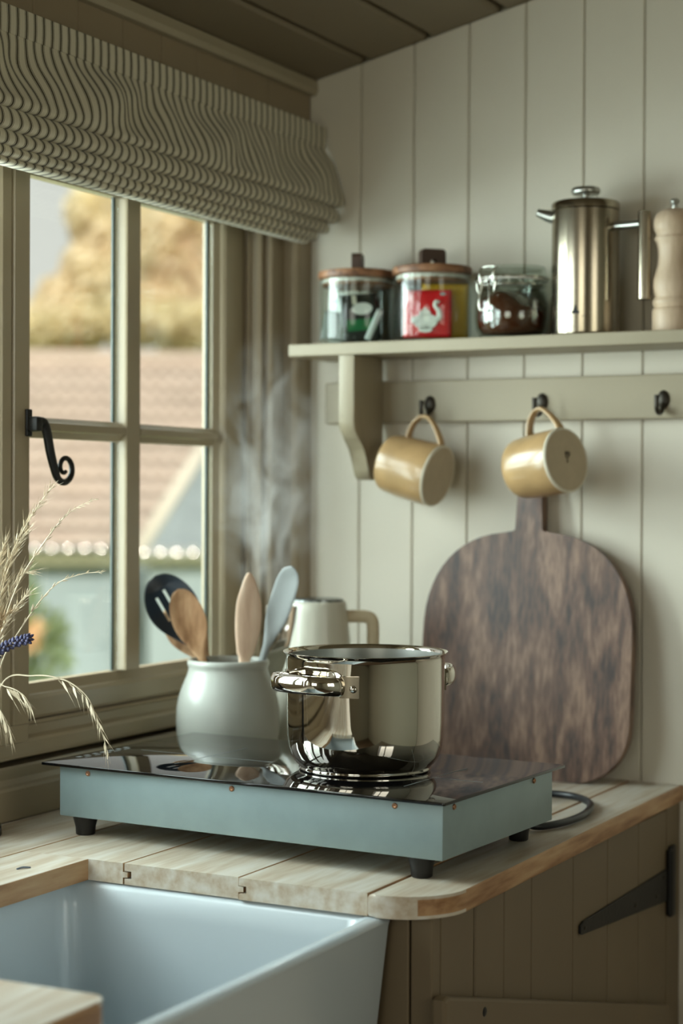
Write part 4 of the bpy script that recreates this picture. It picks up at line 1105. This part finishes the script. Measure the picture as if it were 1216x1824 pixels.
cloth('fold', [(0.0280, 1.7840, 0), (0.0480, 1.7800, 0), (0.0600, 1.7720, 0.1), (0.0650, 1.7610, 0.15), (0.0610, 1.7525, 0.1), (0.0500, 1.7500, 0.1), (0.0380, 1.7520, 0), (0.029, 1.757, 0)], BY0, -0.016, 0.006, 0.12)
cloth('fold', [(0.0270, 1.7560, 0), (0.0450, 1.7535, 0), (0.0550, 1.7480, 0.1), (0.0585, 1.7420, 0.15), (0.0550, 1.7350, 0.1), (0.0450, 1.7330, 0.1), (0.0350, 1.7345, 0), (0.028, 1.738, 0)], BY0, -0.030, 0.006, 0.25)
cloth('fold', [(0.0260, 1.7370, 0), (0.0400, 1.7360, 0), (0.0490, 1.7325, 0.1), (0.0515, 1.7275, 0.15), (0.0470, 1.7220, 0.1), (0.0380, 1.7205, 0.1), (0.0270, 1.7220, 0)], BY0, -0.055, 0.006, 0.35)
cloth('hem', [(0.0250, 1.7225, 0), (0.0400, 1.7215, 0.05), (0.0445, 1.7180, 0.1), (0.0400, 1.7140, 0.1), (0.0260, 1.7135, 0)], BY0, -0.075, 0.006, 0.35)

# ================================================================== DRIED GRASSES in a vase at the left edge
VC = Vector((-0.018, -0.800, ZW))
vz = thing('bud_vase', 'slim dark bud vase on the worktop at the left edge', 'vase', VC)
bm = bmesh.new(); lathe(bm, [(0, 0), (0.0245, 0), (0.0255, 0.002), (0.0245, 0.012), (0.0190, 0.022), (0.0170, 0.060), (0.0185, 0.100), (0.0150, 0.140), (0.0100, 0.165), (0.0105, 0.175), (0.0090, 0.176), (0.0080, 0.165), (0.0120, 0.135), (0.0150, 0.100), (0.0140, 0.030), (0, 0.02)], 32)
obj('vase_body', bm, 'vase', vz, True, 60)
VT = VC+Vector((0, 0, 0.172))
GR = 'dried grass stems in the bud vase'
def grass(label, pts, kind, t0=0.45, n_ear=34, size=0.012, m='straw', droop=0.0, group=GR, spread=0.5):
    t = thing('dried_grass', label, 'dried grass', VT, group=group)
    base = VT+Vector((random.uniform(-.003, .003), random.uniform(-.003, .003), -0.10))
    path = spline([Vector(base)-VT]+[Vector(p)-VT for p in pts], 10)
    bm = bmesh.new(); tube(bm, path, resample([0.0011, 0.0009, 0.0006, 0.0003], len(path)), 6)
    obj('stem', bm, m, t, True)
    bm = bmesh.new(); n = len(path)
    for k in range(n_ear):
        f = t0+(1-t0)*(k+random.random())/n_ear
        i = min(int(f*(n-1)), n-2); p = path[i].lerp(path[i+1], f*(n-1)-i); d = (path[i+1]-path[i]).normalized()
        ax = d.orthogonal().normalized(); ang = random.random()*6.283
        side = Matrix.Rotation(ang, 3, d) @ ax
        dirv = (d+side*spread*random.uniform(0.5, 1.2)+Vector((0, 0, -droop*random.uniform(0.6, 1.4)))).normalized()
        L_ = size*random.uniform(0.7, 1.25)*(1.15-0.6*max(0, (f-t0)/(1-t0)))
        q = p+dirv*L_*0.15
        w = L_*0.085
        nn = dirv.orthogonal().normalized(); bb = dirv.cross(nn)
        rings = []
        for tt, ww in ((0, 0.15), (0.25, 0.9), (0.5, 1.0), (0.8, 0.5)):
            rings.append([bm.verts.new(q+dirv*L_*tt+(nn*math.cos(c)+bb*math.sin(c))*w*ww) for c in (0, 2.09, 4.19)])
        tipv = bm.verts.new(q+dirv*L_*1.0)
        for a_, b_ in zip(rings, rings[1:]):
            for c in range(3): bm.faces.new((a_[c], a_[(c+1) % 3], b_[(c+1) % 3], b_[c]))
        for c in range(3): bm.faces.new((rings[-1][c], rings[-1][(c+1) % 3], tipv))
        bm.faces.new(rings[0])
        if kind == 'awn':
            e = q+dirv*L_*2.1; v0 = bm.verts.new(e); v1 = bm.verts.new(q+dirv*L_+nn*0.0003); v2 = bm.verts.new(q+dirv*L_-nn*0.0003); bm.faces.new((v0, v1, v2))
    obj('ears', bm, m, t, False)
    return t
Yg = -0.80
grass('long pale dried grass rising to a fine tip across the lower pane', [(0.000, Yg, 1.150), (0.020, Yg, 1.230), (0.052, Yg, 1.285), (0.088, Yg, 1.329)], 'awn', 0.40, 60, 0.0135)
grass('second dried grass arching up towards the glazing bar', [(0.005, Yg, 1.120), (0.035, Yg, 1.205), (0.080, Yg, 1.265), (0.115, Yg, 1.298), (0.153, Yg, 1.314)], 'plain', 0.36, 40, 0.0105)
grass('dried grass bending right with its tip level over the pane', [(0.008, Yg, 1.100), (0.045, Yg, 1.160), (0.090, Yg, 1.208), (0.130, Yg, 1.224), (0.162, Yg, 1.2275)], 'plain', 0.38, 34, 0.0095)
grass('thick pale dried grass ear at the frame edge beside the mullion', [(0.000, Yg, 1.130), (0.010, Yg, 1.190), (0.030, Yg, 1.245), (0.050, Yg, 1.275)], 'awn', 0.35, 60, 0.0150)
grass('short pale dried grass ear low beside the mullion', [(0.000, Yg-.01, 1.090), (0.020, Yg-.01, 1.150), (0.045, Yg-.01, 1.185), (0.060, Yg-.01, 1.200)], 'awn', 0.40, 44, 0.0130)
grass('pale dried grass with a side-bent ear halfway up the mullion', [(0.004, Yg+.01, 1.120), (0.012, Yg+.01, 1.180), (0.030, Yg+.01, 1.218), (0.052, Yg+.01, 1.226)], 'awn', 0.50, 36, 0.0140)
grass('brownish dried grass low against the mullion, left of the lavender', [(0.000, Yg-.015, 1.090), (0.010, Yg-.015, 1.135), (0.024, Yg-.015, 1.165), (0.036, Yg-.015, 1.178)], 'awn', 0.45, 40, 0.0130, 'strawdark')
grass('straight pale dried grass cut by the left picture edge', [(-0.004, Yg-.005, 1.140), (0.002, Yg-.005, 1.190), (0.012, Yg-.005, 1.232), (0.022, Yg-.005, 1.262)], 'awn', 0.40, 56, 0.0145)
grass('straw-coloured oat drooping down over the corner of the hob', [(0.012, Yg, 1.085), (0.060, Yg, 1.100), (0.105, Yg, 1.098), (0.137, Yg, 1.082), (0.152, Yg, 1.060), (0.163, Yg, 1.035), (0.169, Yg, 1.018)], 'awn', 0.34, 22, 0.0175, droop=0.7, spread=0.6)
grass('short drooping oat below the lavender', [(0.006, Yg-.012, 1.080), (0.030, Yg-.012, 1.086), (0.055, Yg-.012, 1.078), (0.068, Yg-.012, 1.062)], 'awn', 0.45, 20, 0.0170, droop=0.9, spread=0.4)
grass('lowest drooping oat stem in front of the mullion foot', [(0.000, Yg-.008, 1.072), (0.014, Yg-.008, 1.060), (0.026, Yg-.008, 1.045), (0.034, Yg-.008, 1.026)], 'awn', 0.45, 16, 0.0160, droop=0.9, spread=0.4)
def lavender(label, pts, t0):
    t = thing('lavender_sprig', label, 'lavender', VT, group='lavender sprigs in the bud vase')
    base = VT+Vector((0.002, 0.002, -0.09))
    path = spline([base-VT]+[Vector(p)-VT for p in pts], 10)
    bm = bmesh.new(); tube(bm, path, 0.0009, 6); obj('stem', bm, 'strawdark', t, True)
    bm = bmesh.new(); n = len(path)
    for k in range(70):
        f = t0+(1-t0)*k/70
        if 0.42 < (f-t0)/(1-t0) < 0.50: continue
        i = min(int(f*(n-1)), n-2); p = path[i].lerp(path[i+1], f*(n-1)-i); d = (path[i+1]-path[i]).normalized()
        side = Matrix.Rotation(k*2.4, 3, d) @ d.orthogonal().normalized()
        c = p+side*0.0042; ax = (side+d*0.9).normalized()
        r = bmesh.ops.create_icosphere(bm, subdivisions=1, radius=0.0021)
        rotm = ax.to_track_quat('Z', 'Y').to_matrix()
        for v in r['verts']: v.co = rotm @ Vector((v.co.x, v.co.y, v.co.z*2.0))+c
    obj('flower_spike', bm, 'lavender', t, True)
lavender('purple dried lavender spike pointing right in front of the mullion', [(0.000, Yg-.02, 1.105), (0.020, Yg-.02, 1.127), (0.046, Yg-.02, 1.140), (0.072, Yg-.02, 1.147)], 0.50)
lavender('small purple lavender spike at the frame edge under the larger one', [(-0.004, Yg-.015, 1.090), (0.004, Yg-.015, 1.108), (0.016, Yg-.015, 1.124)], 0.55)

# ================================================================== OUTSIDE
bm = bmesh.new(); box(bm, -80, 40, -60, 90, -2.2, -1.9)
struct(obj('ground', bm, 'lawn'))
EXT = math.radians(34.84)
def ext_thing(name, label, cat, t, s=0.0, z=0.0, group=None):
    D = Vector((-math.sin(EXT), math.cos(EXT), 0)); E_ = Vector((math.cos(EXT), math.sin(EXT), 0))
    return thing(name, label, cat, Vector((1.3882, -2.5308, z))+D*t+E_*s, EXT, group)
house = ext_thing('cottage', 'cream cottage with red pantile roof beyond the window', 'house', 26)
ZE, ZR, DR = 0.50, 3.46, 3.6
bm = bmesh.new(); box(bm, -9, 4.5, 0.25, 7, -1.9, ZE+0.1); obj('wall', bm, 'render', house)
bm = bmesh.new(); box(bm, -9.2, 0.30, 0.0, 0.24, ZE-0.22, ZE-0.06); obj('eaves_shade_board', bm, 'eaves', house)
bm = bmesh.new()
NC = 12
for c in range(NC):
    f0, f1 = c/NC, (c+1.12)/NC
    n = 320
    ra, rb = [], []
    for k in range(n+1):
        s = -9.2+14.2*k/n
        wv = 0.035*math.sin(2*PI*s/0.22)
        ra.append(bm.verts.new((s, DR*f0, ZE+(ZR-ZE)*f0+0.07+wv)))
        rb.append(bm.verts.new((s, DR*f1, ZE+(ZR-ZE)*f1+0.01+wv)))
    for k in range(n): bm.faces.new((ra[k], ra[k+1], rb[k+1], rb[k]))
o = obj('roof_tiles', bm, 'tile_red', house, True); o['kind'] = 'stuff'
md = o.modifiers.new('thick', 'SOLIDIFY'); md.thickness = 0.03
bm = bmesh.new(); prism(bm, [(DR, ZR-0.1), (DR+0.3, ZR-0.1), (DR+3.4, ZE), (DR+3.4, ZE-0.1)], 'x', -9.2, 5.0); obj('rear_roof', bm, 'tile_red', house)
bm = bmesh.new(); tube(bm, [(-9.2, DR, ZR+0.08), (5.0, DR, ZR+0.08)], 0.13, 12); obj('ridge_tiles', bm, 'tile_red', house, True)
def cap_mesh():  # dome shaped and tilted to send the sun's glint to the viewer
    bm = bmesh.new()
    ct, sn_ = math.cos(math.radians(17)), math.sin(math.radians(17))
    lathe(bm, [(0.085, -0.12), (0.090, 0.0)]+[(r_, math.sqrt(0.0169-r_*r_)-math.sqrt(0.0169-0.0081)) for r_ in (0.085, 0.07, 0.055, 0.04, 0.025, 0.012)]+[(0, 0.13-math.sqrt(0.0169-0.0081))], 24, basis((1, 0, 0), (0, sn_, ct), (0, -ct, sn_), (0, 0, 0)))
    return bm
cap0 = None
def caps(parent, s0, s1, y, z, step=0.22):
    global cap0
    s = s0
    while s < s1:
        if cap0 is None:
            cap0 = obj('eaves_glint_tile', cap_mesh(), 'glint', parent, True, 80); o = cap0
        else:
            o = cap0.copy(); COL.objects.link(o); o.parent = parent
        o.location = (s, y, z)
        s += step
caps(house, -3.3, 0.25, -0.05, ZE+0.02, 0.235)
barn = ext_thing('outbuilding', 'grey slate hipped outbuilding beside the red-roofed cottage', 'building', 24.2)
# hip: lower-left eaves corner at s0, hip line climbing to the right
k2 = 24.2/26
s0 = 0.29; ze = ZE*k2+0.055
bm = bmesh.new(); box(bm, s0+0.12, 5.5, 0.2, 1.55, -1.9, ze+0.05); obj('wall', bm, 'render', barn)
bm = bmesh.new()
NB = 10; HS = 1.56
zt2 = 2.35; yt = 1.6
for c in range(NB):
    f0, f1 = c/NB, (c+1)/NB
    za, zb = ze+(zt2-ze)*f0, ze+(zt2-ze)*f1
    sa, sb = s0+(za-ze)/HS, s0+(zb-ze)/HS
    prism(bm, [(yt*f0, za), (yt*f1, zb), (yt*f1, zb-0.05), (yt*f0, za+0.035)][:3]+[(yt*f0, za-0.05)], 'x', sa, 5.6)
    for v in bm.verts[-8:] if hasattr(bm.verts, 'ensure_lookup_table') and (bm.verts.ensure_lookup_table() is None) else []:
        if v.co.x < sb and v.co.z > za+0.02 and v.co.y > yt*f0+0.01: v.co.x = sb
o = obj('roof_slates', bm, 'tile_grey', barn); o['kind'] = 'stuff'
bm = bmesh.new(); tube(bm, [(s0-0.02, -0.02, ze+0.02), (s0+(zt2-ze)/HS, yt, zt2+0.04)], 0.095, 10); obj('hip_ridge', bm, 'mortar', barn, True)
bm = bmesh.new(); box(bm, s0, 5.6, 0.02, 0.19, ze-0.16, ze-0.03); obj('eaves_shade_board', bm, 'eaves', barn)
bm = bmesh.new()
caps(barn, 0.34, 3.0, -0.05, ze+0.0, 0.22); bm.free()

def leaf_blob(bm, c, r, n, size):
    for _ in range(n):
        u = Vector((random.gauss(0, 1), random.gauss(0, 1), random.gauss(0, 1))).normalized()
        p = Vector(c)+Vector((u.x*r[0], u.y*r[1], u.z*r[2]))*(random.random()**0.4)
        a = Vector((random.gauss(0, 1), random.gauss(0, 1), random.gauss(0, 1))).normalized(); b = a.orthogonal().normalized(); cc = a.cross(b)
        s = size*random.uniform(0.6, 1.3)
        v = [bm.verts.new(p+b*s), bm.verts.new(p+cc*s*0.55+a*s*0.12), bm.verts.new(p-b*s), bm.verts.new(p-cc*s*0.55+a*s*0.12)]
        bm.faces.new(v)
def tree(label, t, s, h, blobs, m, size=0.16):
    o = ext_thing('autumn_tree', label, 'tree', t, s, -1.9, 'trees beyond the cottage roof')
    bm = bmesh.new(); tube(bm, spline([(0, 0, 0), (0.1, 0, h*0.3), (-0.1, 0.1, h*0.6), (0.05, 0, h*0.9)], 5), [0.28]*4+[0.2]*4+[0.14]*4+[0.08]*4, 10); obj('trunk', bm, 'bark', o, True)
    bm = bmesh.new()
    for c, r, n in blobs: leaf_blob(bm, c, r, n, size)
    f = obj('foliage', bm, m, o); f['kind'] = 'stuff'
# px to metres at 38 m: 0.01195
q = 0.01195
def B(px, py, rx, ry, n, k=1.0): return (((px-210)*q*k, 0, 1.32+(885-py)*q*k+1.9), (rx*q*k, 1.5, ry*q*k), n)
tree('tall yellow autumn tree behind the red roof, left of the glazing bar', 38, 0, 8.5, [((c[0][0]-0, c[0][1], c[0][2]), c[1], c[2]) for c in (B(200, 420, 75, 110, 1500), B(165, 500, 60, 70, 900), B(150, 390, 35, 45, 380), B(205, 340, 50, 45, 550), B(120, 560, 60, 60, 800), B(70, 600, 50, 45, 500))], 'leaf_y')
k_ = 42/38
tree('second autumn tree behind the roof, right of the glazing bar', 42, 0, 9.0, [B(310, 450, 75, 90, 1300, k_), B(330, 540, 80, 80, 1100, k_), B(330, 380, 50, 55, 520, k_), B(265, 560, 60, 60, 700, k_)], 'leaf_y', 0.18)
k_ = 34.3/38
tree('pale green bushy tree low behind the roof ridge', 34.3, 0, 4.3, [B(110, 600, 80, 35, 700, k_), B(230, 585, 90, 40, 700, k_), B(330, 590, 80, 45, 700, k_)], 'leaf_g')
bush = ext_thing('garden_bush', 'green garden bush by the cottage wall at the lower pane', 'bush', 22, -0.9, -1.9)
bm = bmesh.new()
leaf_blob(bm, (-0.55, 0, 2.0), (0.50, 0.45, 0.55), 500, 0.09); leaf_blob(bm, (-0.35, 0, 1.3), (0.75, 0.5, 0.7), 700, 0.09); leaf_blob(bm, (-0.60, 0, 2.55), (0.22, 0.3, 0.35), 200, 0.07)
f = obj('foliage', bm, 'bush', bush); f['kind'] = 'stuff'
bm = bmesh.new(); leaf_blob(bm, (-0.20, -0.5, 1.55), (0.25, 0.2, 0.2), 60, 0.09); leaf_blob(bm, (-0.62, -0.4, 2.9), (0.12, 0.2, 0.3), 60, 0.08)
f = obj('blossom', bm, 'flower', bush); f['kind'] = 'stuff'
bm = bmesh.new()
for k in range(5): tube(bm, [(-0.5+0.12*k, 0, 0), (-0.55+0.15*k, 0, 1.2)], 0.025, 6)
obj('stems', bm, 'bark', bush, True)

# ================================================================== STEAM
def steam_mat():
    m = bpy.data.materials.new('steam_vapour'); m.use_nodes = True
    t = NT(m); t.n.remove(t.bsdf)
    vol = t.add('ShaderNodeVolumeScatter', Anisotropy=0.15); vol.inputs['Color'].default_value = (1, 1, 1, 1)
    tc = t.add('ShaderNodeTexCoord')
    mp = t.add('ShaderNodeMapping'); mp.inputs['Scale'].default_value = (1, 1, 0.62)
    t.ln(tc.outputs['Object'], mp.inputs['Vector'])
    nz = t.add('ShaderNodeTexNoise', Scale=16.0, Detail=4.0, Roughness=0.6, Distortion=1.4); t.ln(mp.outputs[0], nz.inputs['Vector'])
    rp = t.add('ShaderNodeValToRGB'); rp.color_ramp.elements[0].position = 0.44; rp.color_ramp.elements[1].position = 0.72
    t.ln(nz.outputs[0], rp.inputs[0])
    # fade to nothing at the plume's edge (generated coordinates run 0..1 over its bounds)
    sb = t.add('ShaderNodeVectorMath', operation='SUBTRACT'); sb.inputs[1].default_value = (0.5, 0.5, 0.5); t.ln(tc.outputs['Generated'], sb.inputs[0])
    ln_ = t.add('ShaderNodeVectorMath', operation='LENGTH'); t.ln(sb.outputs[0], ln_.inputs[0])
    fr = t.add('ShaderNodeMapRange'); fr.inputs['From Min'].default_value = 0.5; fr.inputs['From Max'].default_value = 0.12
    t.ln(ln_.outputs['Value'], fr.inputs['Value'])
    m1 = t.add('ShaderNodeMath', operation='MULTIPLY'); t.ln(rp.outputs[0], m1.inputs[0]); t.ln(fr.outputs[0], m1.inputs[1])
    m2 = t.add('ShaderNodeMath', operation='MULTIPLY'); m2.inputs[1].default_value = 18.0; t.ln(m1.outputs[0], m2.inputs[0])
    t.ln(m2.outputs[0], vol.inputs['Density'])
    t.ln(vol.outputs[0], t.n['Material Output'].inputs['Volume'])
    return m
bm = bmesh.new()
bmesh.ops.create_uvsphere(bm, u_segments=24, v_segments=16, radius=1.0)
for v in bm.verts: v.co = Vector((v.co.x*0.105, v.co.y*0.075, v.co.z*0.225))
st = obj('steam', bm, steam_mat(), None, True, None, (0.050, -0.215, 1.345))
st['kind'] = 'stuff'
tag(st, 'wisp of steam rising above the kettle before the window jamb', 'steam')
